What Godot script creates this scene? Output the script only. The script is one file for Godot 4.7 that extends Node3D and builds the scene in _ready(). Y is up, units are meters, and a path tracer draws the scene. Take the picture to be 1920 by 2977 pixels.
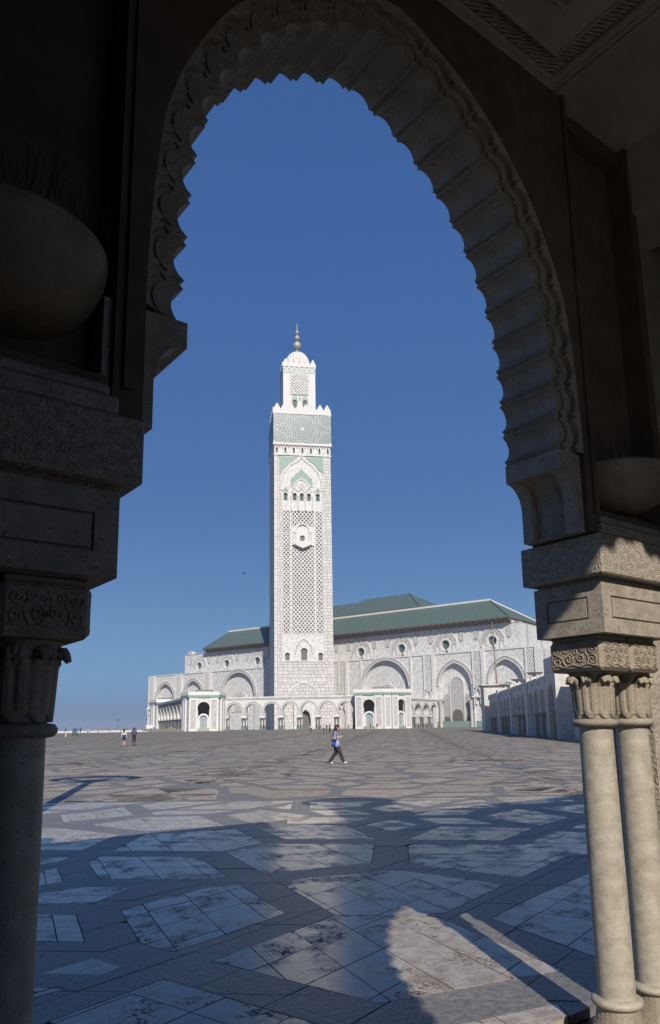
extends Node3D
# A white minaret and mosque across a paved plaza, seen from inside a shaded portico.

class MB:
	var v := PackedVector3Array()
	var n := PackedVector3Array()
	var c := PackedColorArray()
	var col := Color(1, 1, 1)
	var t := Transform3D.IDENTITY
	func tri(a: Vector3, b: Vector3, d: Vector3) -> void:
		a = t * a; b = t * b; d = t * d
		var nn := (b - a).cross(d - a)
		if nn.length_squared() < 1e-16:
			return
		nn = nn.normalized()
		v.append(a); v.append(d); v.append(b)
		for i in 3:
			n.append(nn); c.append(col)
	func quad(a: Vector3, b: Vector3, d: Vector3, e: Vector3) -> void:
		tri(a, b, d); tri(a, d, e)
	func stri(a: Vector3, b: Vector3, d: Vector3, na: Vector3, nb: Vector3, nd: Vector3) -> void:
		if (b - a).cross(d - a).length_squared() < 1e-18:
			return
		v.append(t * a); v.append(t * d); v.append(t * b)
		n.append((t.basis * na).normalized()); n.append((t.basis * nd).normalized()); n.append((t.basis * nb).normalized())
		for i in 3:
			c.append(col)
	func squad(p: Array, q: Array) -> void:
		stri(p[0], p[1], p[2], q[0], q[1], q[2]); stri(p[0], p[2], p[3], q[0], q[2], q[3])
	func box(a: Vector3, b: Vector3) -> void:
		var p := [Vector3(a.x, a.y, a.z), Vector3(b.x, a.y, a.z), Vector3(b.x, b.y, a.z), Vector3(a.x, b.y, a.z), Vector3(a.x, a.y, b.z), Vector3(b.x, a.y, b.z), Vector3(b.x, b.y, b.z), Vector3(a.x, b.y, b.z)]
		quad(p[4], p[5], p[6], p[7]); quad(p[1], p[0], p[3], p[2])
		quad(p[5], p[1], p[2], p[6]); quad(p[0], p[4], p[7], p[3])
		quad(p[7], p[6], p[2], p[3]); quad(p[0], p[1], p[5], p[4])
	func cbox(a: Vector3, b: Vector3, r: float) -> void: # box with chamfered edges
		var m := a + Vector3(r, r, r)
		var x := b - Vector3(r, r, r)
		quad(Vector3(m.x, m.y, b.z), Vector3(x.x, m.y, b.z), Vector3(x.x, x.y, b.z), Vector3(m.x, x.y, b.z))
		quad(Vector3(x.x, m.y, a.z), Vector3(m.x, m.y, a.z), Vector3(m.x, x.y, a.z), Vector3(x.x, x.y, a.z))
		quad(Vector3(b.x, m.y, x.z), Vector3(b.x, m.y, m.z), Vector3(b.x, x.y, m.z), Vector3(b.x, x.y, x.z))
		quad(Vector3(a.x, m.y, m.z), Vector3(a.x, m.y, x.z), Vector3(a.x, x.y, x.z), Vector3(a.x, x.y, m.z))
		quad(Vector3(m.x, b.y, x.z), Vector3(x.x, b.y, x.z), Vector3(x.x, b.y, m.z), Vector3(m.x, b.y, m.z))
		quad(Vector3(m.x, a.y, m.z), Vector3(x.x, a.y, m.z), Vector3(x.x, a.y, x.z), Vector3(m.x, a.y, x.z))
		for s in [-1, 1]:
			var X: float = b.x if s > 0 else a.x
			var xi: float = x.x if s > 0 else m.x
			for u in [-1, 1]:
				var Y: float = b.y if u > 0 else a.y
				var yi: float = x.y if u > 0 else m.y
				var Z: float = b.z if u > 0 else a.z
				var zi: float = x.z if u > 0 else m.z
				quad(Vector3(X, yi, m.z), Vector3(X, yi, x.z), Vector3(xi, Y, x.z), Vector3(xi, Y, m.z))
				quad(Vector3(X, m.y, zi), Vector3(X, x.y, zi), Vector3(xi, x.y, Z), Vector3(xi, m.y, Z))
				var Y2: float = b.y if s > 0 else a.y
				var yi2: float = x.y if s > 0 else m.y
				quad(Vector3(m.x, Y2, zi), Vector3(x.x, Y2, zi), Vector3(x.x, yi2, Z), Vector3(m.x, yi2, Z))
				for w in [-1, 1]:
					var Z3: float = b.z if w > 0 else a.z
					var z3: float = x.z if w > 0 else m.z
					tri(Vector3(X, yi, z3), Vector3(xi, Y, z3), Vector3(xi, yi, Z3))
	func cap(poly: PackedVector2Array, z: float, front: bool) -> void:
		var ix := Geometry2D.triangulate_polygon(poly)
		for i in range(0, ix.size(), 3):
			var p := poly[ix[i]]
			var q := poly[ix[i + 1]]
			var r := poly[ix[i + 2]]
			if ((q - p).cross(r - p) > 0.0) == front:
				tri(Vector3(p.x, p.y, z), Vector3(q.x, q.y, z), Vector3(r.x, r.y, z))
			else:
				tri(Vector3(p.x, p.y, z), Vector3(r.x, r.y, z), Vector3(q.x, q.y, z))
	func ext(poly: PackedVector2Array, z0: float, z1: float, back := true) -> void:
		if Geometry2D.is_polygon_clockwise(poly):
			poly = poly.duplicate()
			poly.reverse()
		cap(poly, z1, true)
		if back:
			cap(poly, z0, false)
		for i in poly.size():
			var p := poly[i]
			var q := poly[(i + 1) % poly.size()]
			quad(Vector3(p.x, p.y, z0), Vector3(q.x, q.y, z0), Vector3(q.x, q.y, z1), Vector3(p.x, p.y, z1))
	func lathe(pr: Array, o: Vector3, segs: int, ribs := 0, depth := 0.0) -> void: # pr: Vector2(radius, y) from bottom to top
		var ring := []
		var nor := []
		for i in pr.size():
			var a: Vector2 = pr[max(i - 1, 0)]
			var b: Vector2 = pr[min(i + 1, pr.size() - 1)]
			var d := (b - a).normalized()
			var row := []
			var rn := []
			for k in segs + 1:
				var an := TAU * k / segs
				var rr: float = pr[i].x * (1.0 - depth * (1.0 - absf(sin(an * ribs * 0.5))) if ribs > 0 else 1.0)
				row.append(o + Vector3(cos(an) * rr, pr[i].y, sin(an) * rr))
				rn.append(Vector3(cos(an) * d.y, -d.x, sin(an) * d.y))
			ring.append(row); nor.append(rn)
		for i in pr.size() - 1:
			for k in segs:
				if ribs > 0:
					quad(ring[i][k], ring[i + 1][k], ring[i + 1][k + 1], ring[i][k + 1])
				else:
					squad([ring[i][k], ring[i + 1][k], ring[i + 1][k + 1], ring[i][k + 1]], [nor[i][k], nor[i + 1][k], nor[i + 1][k + 1], nor[i][k + 1]])
	func tube(pts: Array, rad: Array, segs: int) -> void:
		var rows := []
		var nrm := []
		for i in pts.size():
			var d: Vector3 = (pts[min(i + 1, pts.size() - 1)] - pts[max(i - 1, 0)]).normalized()
			var a := d.cross(Vector3.UP if absf(d.y) < 0.9 else Vector3.RIGHT).normalized()
			var b := d.cross(a)
			var row := []
			var rn := []
			for k in segs + 1:
				var q := TAU * k / segs
				var w := a * cos(q) + b * sin(q)
				row.append(pts[i] + w * rad[min(i, rad.size() - 1)]); rn.append(w)
			rows.append(row); nrm.append(rn)
		for i in pts.size() - 1:
			for k in segs:
				squad([rows[i][k], rows[i][k + 1], rows[i + 1][k + 1], rows[i + 1][k]], [nrm[i][k], nrm[i][k + 1], nrm[i + 1][k + 1], nrm[i + 1][k]])
		for k in segs:
			tri(pts[0], rows[0][k + 1], rows[0][k])
			tri(pts[-1], rows[-1][k], rows[-1][k + 1])
	# wall of constant thickness with openings; an opening is {c, half: [Vector2(dx, y) ... apex]}; the first y is its sill
	func wall(x0: float, x1: float, y0: float, y1: float, z0: float, z1: float, ops: Array, back := true) -> void:
		var n_ops := ops.size()
		for i in n_ops + 1:
			var poly := PackedVector2Array()
			if i == 0:
				poly.append(Vector2(x0, y1)); poly.append(Vector2(x0, y0))
			else:
				var o: Dictionary = ops[i - 1]
				var h: Array = o.half
				poly.append(Vector2(o.c, y1))
				for k in range(h.size() - 1, -1, -1):
					poly.append(Vector2(o.c + h[k].x, h[k].y))
				if h[0].y > y0 + 0.001:
					poly.append(Vector2(o.c, h[0].y)); poly.append(Vector2(o.c, y0))
			if i == n_ops:
				poly.append(Vector2(x1, y0)); poly.append(Vector2(x1, y1))
			else:
				var o2: Dictionary = ops[i]
				var h2: Array = o2.half
				if h2[0].y > y0 + 0.001:
					poly.append(Vector2(o2.c, y0)); poly.append(Vector2(o2.c, h2[0].y))
				for k in h2.size():
					poly.append(Vector2(o2.c - h2[k].x, h2[k].y))
				poly.append(Vector2(o2.c, y1))
			cap(poly, z1, true)
			if back:
				cap(poly, z0, false)
		for o3 in ops:
			var h3: Array = o3.half
			for s in [-1, 1]:
				for k in h3.size() - 1:
					var a := Vector2(o3.c + s * h3[k].x, h3[k].y)
					var b := Vector2(o3.c + s * h3[k + 1].x, h3[k + 1].y)
					if s > 0:
						quad(Vector3(a.x, a.y, z0), Vector3(a.x, a.y, z1), Vector3(b.x, b.y, z1), Vector3(b.x, b.y, z0))
					else:
						quad(Vector3(a.x, a.y, z1), Vector3(a.x, a.y, z0), Vector3(b.x, b.y, z0), Vector3(b.x, b.y, z1))
			if h3[0].y > y0 + 0.001:
				quad(Vector3(o3.c - h3[0].x, h3[0].y, z1), Vector3(o3.c + h3[0].x, h3[0].y, z1), Vector3(o3.c + h3[0].x, h3[0].y, z0), Vector3(o3.c - h3[0].x, h3[0].y, z0))
		quad(Vector3(x0, y1, z1), Vector3(x1, y1, z1), Vector3(x1, y1, z0), Vector3(x0, y1, z0))
		quad(Vector3(x0, y0, z0), Vector3(x0, y0, z1), Vector3(x0, y1, z1), Vector3(x0, y1, z0))
		quad(Vector3(x1, y0, z1), Vector3(x1, y0, z0), Vector3(x1, y1, z0), Vector3(x1, y1, z1))
	# a band that follows an opening's outline from r0 to r1 outside it, between z0 and z1
	func band(c0: float, half: Array, r0: float, r1: float, z0: float, z1: float, from := 0) -> void:
		var pts := []
		for k in range(from, half.size()):
			pts.append(Vector2(c0 - half[k].x, half[k].y))
		for k in range(half.size() - 2, from - 1, -1):
			pts.append(Vector2(c0 + half[k].x, half[k].y))
		var inn := []
		var out := []
		for i in pts.size():
			var d: Vector2 = (pts[min(i + 1, pts.size() - 1)] - pts[max(i - 1, 0)]).normalized()
			var w := Vector2(-d.y, d.x)
			inn.append(pts[i] + w * r0); out.append(pts[i] + w * r1)
		for i in pts.size() - 1:
			var a: Vector2 = inn[i]
			var b: Vector2 = inn[i + 1]
			var p: Vector2 = out[i]
			var q: Vector2 = out[i + 1]
			quad(Vector3(a.x, a.y, z1), Vector3(b.x, b.y, z1), Vector3(q.x, q.y, z1), Vector3(p.x, p.y, z1))
			quad(Vector3(p.x, p.y, z1), Vector3(q.x, q.y, z1), Vector3(q.x, q.y, z0), Vector3(p.x, p.y, z0))
			quad(Vector3(a.x, a.y, z0), Vector3(b.x, b.y, z0), Vector3(b.x, b.y, z1), Vector3(a.x, a.y, z1))
	func mesh() -> ArrayMesh:
		var arr := []
		arr.resize(Mesh.ARRAY_MAX)
		arr[Mesh.ARRAY_VERTEX] = v
		arr[Mesh.ARRAY_NORMAL] = n
		arr[Mesh.ARRAY_COLOR] = c
		var m := ArrayMesh.new()
		m.add_surface_from_arrays(Mesh.PRIMITIVE_TRIANGLES, arr)
		return m

var M := {}
var used := {}
var rng := RandomNumberGenerator.new()

func mb() -> MB:
	return MB.new()

func numbered(called: String) -> String:
	var k: int = used.get(called, -1) + 1
	used[called] = k
	return called if k == 0 else "%s_%03d" % [called, k]

func obj(called: String, b: MB, m: Material, parent: Node3D = null) -> MeshInstance3D:
	var o := MeshInstance3D.new()
	var ms := b.mesh()
	ms.surface_set_material(0, m)
	o.mesh = ms
	if parent:
		o.name = called
		parent.add_child(o, true)
	else:
		o.name = numbered(called)
		add_child(o, true)
	return o

func node(called: String, parent: Node3D, at := Vector3.ZERO, turn := 0.0) -> Node3D:
	var o := Node3D.new()
	o.name = called
	parent.add_child(o, true)
	o.position = at
	o.rotation.y = turn
	return o

func tag(o: Node, label: String, category: String, group := "") -> void:
	o.set_meta("label", label)
	o.set_meta("category", category)
	if group != "":
		o.set_meta("group", group)

func thing(called: String, label: String, category: String, at := Vector3.ZERO, turn := 0.0, group := "") -> Node3D:
	var o := Node3D.new()
	o.name = numbered(called)
	add_child(o, true)
	o.position = at
	o.rotation.y = turn
	tag(o, label, category, group)
	return o

func struct(o: Node) -> Node:
	o.set_meta("kind", "structure")
	return o

func stuff(o: Node) -> Node:
	o.set_meta("kind", "stuff")
	return o

# outlines of arch openings: half profiles from the sill to the apex
func half(kind: String, hw: float, sill: float, top: float, neck := 0.85, n := 10) -> Array:
	var r := []
	if kind == "round":
		r.append(Vector2(hw, sill))
		for i in n + 1:
			var a := PI / 2 * i / n
			r.append(Vector2(hw * cos(a), top - hw + hw * sin(a)))
	elif kind == "horse":
		var a0 := -acos(neck)
		r.append(Vector2(hw * neck, sill))
		for i in n + 3:
			var a := lerpf(a0, PI / 2, float(i) / (n + 2))
			r.append(Vector2(hw * cos(a), top - hw + hw * sin(a)))
	elif kind == "point":
		var ys := top - hw * 1.25
		r.append(Vector2(hw, sill))
		for i in n + 1:
			var f := float(i) / n
			var a := f * acos(0.3 / 1.3)
			r.append(Vector2(maxf(0.0, hw * (1.3 * cos(a) - 0.3)), ys + (top - ys) * sin(a) / sin(acos(0.3 / 1.3))))
	elif kind == "keyhole":
		r.append(Vector2(hw * 0.25, sill))
		r.append(Vector2(hw * 0.3, lerpf(sill, top - hw * 2, 0.6)))
		for i in n + 3:
			var a := lerpf(-1.15, PI / 2, float(i) / (n + 2))
			r.append(Vector2(hw * cos(a), top - hw + hw * sin(a)))
	r[-1] = Vector2(0.0, top)
	return r

func outline(c0: float, h: Array) -> PackedVector2Array:
	var p := PackedVector2Array()
	for k in h.size():
		p.append(Vector2(c0 - h[k].x, h[k].y))
	for k in range(h.size() - 2, -1, -1):
		p.append(Vector2(c0 + h[k].x, h[k].y))
	return p

# crossing diagonal bars over the rectangle x0..x1, y0..y1, standing from z0 to z1
func lattice(b: MB, x0: float, x1: float, y0: float, y1: float, pitch: float, bar: float, z0: float, z1: float, slope := 1.35) -> void:
	var w := x1 - x0
	var hh := y1 - y0
	for s in [1.0, -1.0]:
		var k := -w * slope
		while k < hh:
			# line y = y0 + k + slope * dx, dx measured from the left (s > 0) or right edge
			var dx0 := maxf(0.0, -k / slope)
			var dx1 := minf(w, (hh - k) / slope)
			if dx1 - dx0 > 0.05:
				var a := Vector2(x0 + dx0 if s > 0 else x1 - dx0, y0 + k + slope * dx0)
				var e := Vector2(x0 + dx1 if s > 0 else x1 - dx1, y0 + k + slope * dx1)
				var d := (e - a).normalized()
				var w2 := Vector2(-d.y, d.x) * bar * 0.5
				var zt: float = z1 if s > 0 else z1 - 0.02
				var p := [a - w2, e - w2, e + w2, a + w2]
				b.quad(Vector3(p[0].x, p[0].y, zt), Vector3(p[1].x, p[1].y, zt), Vector3(p[2].x, p[2].y, zt), Vector3(p[3].x, p[3].y, zt))
				for q in 4:
					var f: Vector2 = p[q]
					var g: Vector2 = p[(q + 1) % 4]
					b.quad(Vector3(f.x, f.y, z0), Vector3(g.x, g.y, z0), Vector3(g.x, g.y, zt), Vector3(f.x, f.y, zt))
			k += pitch * slope

# raised diamond studs over a polygon
func studs(b: MB, poly: PackedVector2Array, hole: PackedVector2Array, pitch: float, size: float, z0: float, z1: float) -> void:
	var r := Rect2(poly[0], Vector2.ZERO)
	for p in poly:
		r = r.expand(p)
	var j := 0
	var y := r.position.y + pitch * 0.4
	while y < r.end.y:
		var x := r.position.x + (pitch * 0.5 if j % 2 else 0.0) + pitch * 0.3
		while x < r.end.x:
			var c := Vector2(x, y)
			if Geometry2D.is_point_in_polygon(c, poly) and (hole.is_empty() or not Geometry2D.is_point_in_polygon(c, hole)):
				var s := size * 0.5
				var q := [Vector3(x - s, y, z0), Vector3(x, y - s * 1.3, z0), Vector3(x + s, y, z0), Vector3(x, y + s * 1.3, z0)]
				var k := [Vector3(x - s * 0.7, y, z1), Vector3(x, y - s * 0.9, z1), Vector3(x + s * 0.7, y, z1), Vector3(x, y + s * 0.9, z1)]
				b.quad(k[0], k[1], k[2], k[3])
				for i in 4:
					b.quad(q[i], q[(i + 1) % 4], k[(i + 1) % 4], k[i])
			x += pitch
		y += pitch * 0.62
		j += 1

# courses of stone blocks with open joints on a wall plane
func blocks(b: MB, x0: float, x1: float, y0: float, y1: float, course: float, bw: float, z0: float, z1: float, base: float, vary: float) -> void:
	var y := y0
	while y < y1 - 0.05:
		var ye := minf(y + course, y1)
		var x := x0
		while x < x1 - 0.05:
			var xe := minf(x + bw * rng.randf_range(0.7, 1.3), x1)
			if x1 - xe < bw * 0.35:
				xe = x1
			var g := base * (1.0 + rng.randf_range(-vary, vary * 0.6))
			b.col = Color(g, g * 0.985, g * 0.965)
			b.box(Vector3(x + 0.045, y + 0.045, z0), Vector3(xe - 0.045, ye - 0.045, z1 - rng.randf() * 0.08))
			x = xe
		y = ye

# ---------- materials ----------
func bytes_of(kind: int, freq: float, oct: int, size: int, seed_: int, type := FastNoiseLite.TYPE_SIMPLEX_SMOOTH) -> PackedByteArray:
	var f := FastNoiseLite.new()
	f.noise_type = type
	f.seed = seed_
	f.frequency = freq
	f.fractal_type = kind
	f.fractal_octaves = oct
	return f.get_seamless_image(size, size).get_data()

func tex_of(d: PackedByteArray, size: int) -> ImageTexture:
	var im := Image.create_from_data(size, size, false, Image.FORMAT_RGB8, d)
	im.generate_mipmaps()
	return ImageTexture.create_from_image(im)

func grain(size: int, dark: Color, light: Color, f1: float, f2: float, seed_: int, spots := 0.0, spot := Color(0.2, 0.18, 0.15), streak := 0.0) -> ImageTexture:
	var a := bytes_of(FastNoiseLite.FRACTAL_FBM, f1, 4, size, seed_)
	var b := bytes_of(FastNoiseLite.FRACTAL_FBM, f2, 3, size, seed_ + 7)
	var e := bytes_of(FastNoiseLite.FRACTAL_NONE, f2 * 0.8, 1, size, seed_ + 13)
	var m := bytes_of(FastNoiseLite.FRACTAL_FBM, f1 * 0.6, 3, size, seed_ + 29)
	var out := PackedByteArray()
	out.resize(size * size * 3)
	for i in size * size:
		var k := clampf((a[i] * 0.6 + b[i] * 0.4) / 255.0 * 1.7 - 0.35, 0.0, 1.0)
		var c := dark.lerp(light, k)
		if spots > 0.0 and e[i] / 255.0 < spots and m[i] > 105:
			c = c.lerp(spot, 0.75)
		out[i * 3] = int(c.r * 255.0); out[i * 3 + 1] = int(c.g * 255.0); out[i * 3 + 2] = int(c.b * 255.0)
	return tex_of(out, size)

func bumps(size: int, freq: float, oct: int, seed_: int, strength: float, type := FastNoiseLite.TYPE_SIMPLEX_SMOOTH) -> ImageTexture:
	var d := bytes_of(FastNoiseLite.FRACTAL_FBM, freq, oct, size, seed_, type)
	var im := Image.create_from_data(size, size, false, Image.FORMAT_L8, d)
	im.convert(Image.FORMAT_RGBA8)
	im.bump_map_to_normal_map(strength)
	im.generate_mipmaps()
	return ImageTexture.create_from_image(im)

func mat(c: Color, rough: float, tex: Texture2D = null, scale := 1.0, nrm: Texture2D = null, ns := 1.0, world := false) -> StandardMaterial3D:
	var m := StandardMaterial3D.new()
	m.albedo_color = c
	m.roughness = rough
	m.metallic_specular = 0.5
	if tex or nrm:
		m.uv1_triplanar = true
		m.uv1_world_triplanar = world
		m.uv1_scale = Vector3(scale, scale, scale)
	if tex:
		m.albedo_texture = tex
	if nrm:
		m.normal_enabled = true
		m.normal_texture = nrm
		m.normal_scale = ns
	return m

func lin(r: float, g: float, b: float) -> Color:
	return Color(r, g, b).linear_to_srgb()

func zellige(w: int, h: int) -> ImageTexture:
	# glazed mosaic: interlaced many-pointed stars in white, blue-green and grey tiles
	var out := PackedByteArray()
	out.resize(w * h * 3)
	var cols := [Color(0.68, 0.71, 0.70), Color(0.25, 0.37, 0.41), Color(0.14, 0.23, 0.29), Color(0.38, 0.46, 0.48), Color(0.30, 0.32, 0.31)]
	for y in h:
		for x in w:
			var best := 1e9
			var px := 0.0
			var py := 0.0
			for cx in [0.0, 0.5, 1.0]:
				for cy in [0.0, 0.5, 1.0]:
					if (cx == 0.5) != (cy == 0.5):
						continue
					var dx: float = (float(x) / w - cx) * 24.1
					var dy: float = (float(y) / h - cy) * 13.0
					var d := dx * dx + dy * dy
					if d < best:
						best = d; px = dx; py = dy
			var r := sqrt(best)
			var a := atan2(py, px)
			var k := 1
			var pet := absf(sin(a * 8.0))
			var ringi := int(r / 1.1)
			if r < 0.7:
				k = 0
			elif fposmod(r * 0.80 + pet * 0.9, 1.0) < 0.24:
				k = 0
			elif absf(sin(a * 16.0 + ringi * 1.57)) < 0.3:
				k = 3
			else:
				k = 1 if (ringi + int(fposmod(a, TAU) / TAU * 16.0)) % 2 == 0 else 2
				if r > 5.0 and r < 6.3:
					k = 4 if k == 1 else 3
			var c: Color = cols[k]
			var i := (y * w + x) * 3
			out[i] = int(c.r * 255); out[i + 1] = int(c.g * 255); out[i + 2] = int(c.b * 255)
	var im := Image.create_from_data(w, h, false, Image.FORMAT_RGB8, out)
	im.generate_mipmaps()
	return ImageTexture.create_from_image(im)

func paving(size: int) -> Array:
	# polished travertine, veined and pitted, with fine dark lichen: colour and roughness from the same patches
	var a := bytes_of(FastNoiseLite.FRACTAL_FBM, 0.009, 5, size, 3)
	var b := bytes_of(FastNoiseLite.FRACTAL_FBM, 0.03, 5, size, 5)
	var e := bytes_of(FastNoiseLite.FRACTAL_FBM, 0.16, 3, size, 9)
	var f := bytes_of(FastNoiseLite.FRACTAL_RIDGED, 0.014, 4, size, 17)
	var g2 := bytes_of(FastNoiseLite.FRACTAL_FBM, 0.055, 4, size, 23)
	var ca := PackedByteArray()
	ca.resize(size * size * 3)
	var ro := PackedByteArray()
	ro.resize(size * size * 3)
	var pale := Color(0.745, 0.715, 0.665)
	var tan_ := Color(0.60, 0.545, 0.475)
	var lichen := Color(0.20, 0.185, 0.17)
	for i in size * size:
		var k := b[i] / 255.0
		var n := e[i] / 255.0
		var m := g2[i] / 255.0
		var c := pale.lerp(tan_, clampf(k * 1.4 - 0.35 + (f[i] / 255.0 - 0.5) * 0.35 + (n - 0.5) * 0.35, 0.0, 1.0))
		var s := clampf((a[i] / 255.0 - 0.48) * 3.2, 0.0, 1.0) # where lichen grows
		var g := clampf((n * 0.55 + m * 0.45 - 0.50) * 7.0, 0.0, 1.0) # its grain
		var l := s * g
		if n > 0.74:
			l = maxf(l, 0.4)
		c = c.lerp(lichen, l * 0.8)
		ca[i * 3] = int(c.r * 255); ca[i * 3 + 1] = int(c.g * 255); ca[i * 3 + 2] = int(c.b * 255)
		var q := int(clampf(0.14 + 0.10 * k + s * 0.16 + l * 0.5, 0.0, 1.0) * 255)
		ro[i * 3] = q; ro[i * 3 + 1] = q; ro[i * 3 + 2] = q
	return [tex_of(ca, size), tex_of(ro, size)]

func make_materials() -> void:
	var stone := grain(512, Color(0.60, 0.565, 0.51), Color(0.74, 0.71, 0.655), 0.012, 0.09, 11, 0.16, Color(0.50, 0.45, 0.38))
	var stone_n := bumps(512, 0.06, 4, 21, 3.0)
	M.stone = mat(Color(0.88, 0.875, 0.87), 0.75, stone, 1.1, stone_n, 0.35)
	var shell := grain(512, Color(0.57, 0.53, 0.475), Color(0.76, 0.73, 0.67), 0.03, 0.2, 41, 0.22, Color(0.32, 0.28, 0.23))
	M.shellstone = mat(Color(0.94, 0.94, 0.94), 0.85, shell, 1.6, bumps(512, 0.09, 4, 43, 6.0), 1.0)
	M.column = mat(Color(0.94, 0.94, 0.94), 0.55, grain(512, Color(0.615, 0.58, 0.52), Color(0.77, 0.745, 0.685), 0.014, 0.12, 51, 0.12, Color(0.40, 0.36, 0.30)), 1.4)
	M.carved = mat(Color(0.88, 0.86, 0.83), 0.8, stone, 1.4, bumps(512, 0.08, 4, 61, 5.0), 0.35)
	M.ceiling = mat(Color(0.78, 0.755, 0.70), 0.85, grain(256, Color(0.88, 0.87, 0.86), Color(1, 1, 1), 0.01, 0.05, 79), 0.6)
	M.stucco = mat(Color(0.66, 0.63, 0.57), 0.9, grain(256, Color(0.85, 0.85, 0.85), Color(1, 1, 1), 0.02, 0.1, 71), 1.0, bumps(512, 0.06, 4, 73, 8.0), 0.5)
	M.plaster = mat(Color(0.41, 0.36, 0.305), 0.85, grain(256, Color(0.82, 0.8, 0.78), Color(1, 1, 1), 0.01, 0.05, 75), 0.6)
	M.lamp_shell = mat(Color(0.57, 0.525, 0.46), 0.6, grain(512, Color(0.78, 0.75, 0.7), Color(1, 1, 1), 0.008, 0.05, 77), 1.5)
	M.spike = mat(Color(0.12, 0.12, 0.12), 0.4)
	M.spike.metallic = 0.8
	var pv := paving(1024)
	for k in 3:
		var t: Color = [Color(0.97, 0.965, 0.955), Color(0.92, 0.915, 0.91), Color(0.95, 0.935, 0.91)][k]
		var m := mat(t, 1.0, pv[0], [0.17, 0.143, 0.203][k], null, 1.0, true)
		m.roughness_texture = pv[1]
		m.uv1_offset = Vector3(0.31 * k, 0.0, 0.57 * k)
		M["slab%d" % k] = m
	var gr := grain(512, Color(0.43, 0.425, 0.415), Color(0.62, 0.61, 0.595), 0.03, 0.22, 81)
	var gr_n := bumps(512, 0.07, 3, 83, 5.0)
	for k in 2:
		M["granite%d" % k] = mat([Color(0.91, 0.905, 0.90), Color(0.87, 0.87, 0.87)][k], 0.40, gr, 0.9, gr_n, 0.35, true)
		M["granite%d" % k].metallic_specular = 0.42
	M.joint = mat(Color(0.17, 0.165, 0.16), 0.9)
	M.far_dark = mat(Color(0.89, 0.888, 0.885), 0.6, gr, 0.9, null, 1.0, true)
	var fl := mat(Color(0.95, 0.94, 0.925), 0.55, pv[0], 0.17, null, 1.0, true)
	fl.vertex_color_use_as_albedo = true
	M.far_light = fl
	var marble := grain(512, Color(0.78, 0.78, 0.78), Color(0.98, 0.98, 0.98), 0.03, 0.12, 101)
	M.marble = mat(Color(0.90, 0.90, 0.895), 0.6, marble, 0.035)
	M.marble_white = mat(lin(0.62, 0.615, 0.605), 0.6)
	M.marble_grey = mat(Color(0.79, 0.785, 0.78), 0.6, marble, 0.06)
	M.white = mat(lin(0.68, 0.67, 0.66), 0.7)
	M.tint = mat(Color(0.925, 0.925, 0.925), 0.65, grain(512, Color(0.90, 0.895, 0.89), Color(1, 1, 1), 0.02, 0.1, 105), 0.12)
	M.tint.vertex_color_use_as_albedo = true
	M.lattice_back = mat(lin(0.22, 0.225, 0.22), 0.8)  # darker than the marble: some shade behind the nets is put into the colour
	M.hole_shade_and_hub = mat(lin(0.05, 0.058, 0.058), 0.5)  # painted shade of the minaret lattice holes; also colours the fountain rosette hubs
	M.door = mat(lin(0.17, 0.165, 0.16), 0.55, grain(256, Color(0.8, 0.8, 0.8), Color(1, 1, 1), 0.05, 0.2, 107), 0.2)
	M.glass = mat(lin(0.10, 0.14, 0.135), 0.15)
	M.teal = mat(lin(0.235, 0.37, 0.33), 0.45, grain(256, Color(0.82, 0.84, 0.83), Color(1, 1, 1), 0.03, 0.15, 109), 0.15)
	M.roof = mat(lin(0.185, 0.25, 0.225), 0.5, grain(512, Color(0.50, 0.55, 0.53), Color(1, 1, 1), 0.05, 0.24, 111), 0.05, bumps(512, 0.08, 2, 113, 4.0), 0.5)
	M.roof_edge = mat(lin(0.62, 0.61, 0.59), 0.7)
	M.eave = mat(lin(0.13, 0.115, 0.11), 0.8)
	M.fountain = mat(lin(0.30, 0.37, 0.38), 0.4)
	M.dado = mat(lin(0.20, 0.29, 0.27), 0.5)
	M.column_dark = mat(lin(0.16, 0.155, 0.15), 0.4)
	M.zellige = mat(Color(1, 1, 1), 0.35, zellige(512, 276))
	M.zellige.uv1_scale = Vector3(1.0 / 24.1, 1.0 / 13.0, 1.0 / 24.1)
	M.zellige.uv1_offset = Vector3(0.0, 0.0, 0.0)
	M.bronze = mat(lin(0.42, 0.40, 0.33), 0.5)
	M.bronze.metallic = 0.2
	M.concrete = mat(lin(0.27, 0.26, 0.235), 0.85, grain(256, Color(0.8, 0.8, 0.8), Color(1, 1, 1), 0.03, 0.15, 115), 0.4)
	M.cream = mat(lin(0.64, 0.63, 0.61), 0.8, grain(512, Color(0.88, 0.875, 0.86), Color(1, 1, 1), 0.012, 0.06, 117), 0.15)
	M.rafter = mat(lin(0.30, 0.24, 0.21), 0.8)
	M.pole = mat(lin(0.25, 0.21, 0.16), 0.6)
	M.lamp_post = mat(lin(0.09, 0.095, 0.10), 0.5)
	M.sea = mat(lin(0.035, 0.065, 0.10), 0.25, null, 1.0)
	M.black = mat(lin(0.015, 0.015, 0.017), 0.6)
	var pm := mat(Color(1, 1, 1), 0.75)
	pm.vertex_color_use_as_albedo = true
	M.person = pm

# ---------- scene ----------
const K := Vector3(1.4517, 0.0, -3.9559) # ground point under the inner corner of the right-hand pier
const SUN_AZ := -10.5
const SUN_EL := 33.9

func gy(d: float) -> float: # the plaza rises very slightly towards the mosque
	return clampf(0.0045 * (d - 60.0), 0.0, 0.8)

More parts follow.
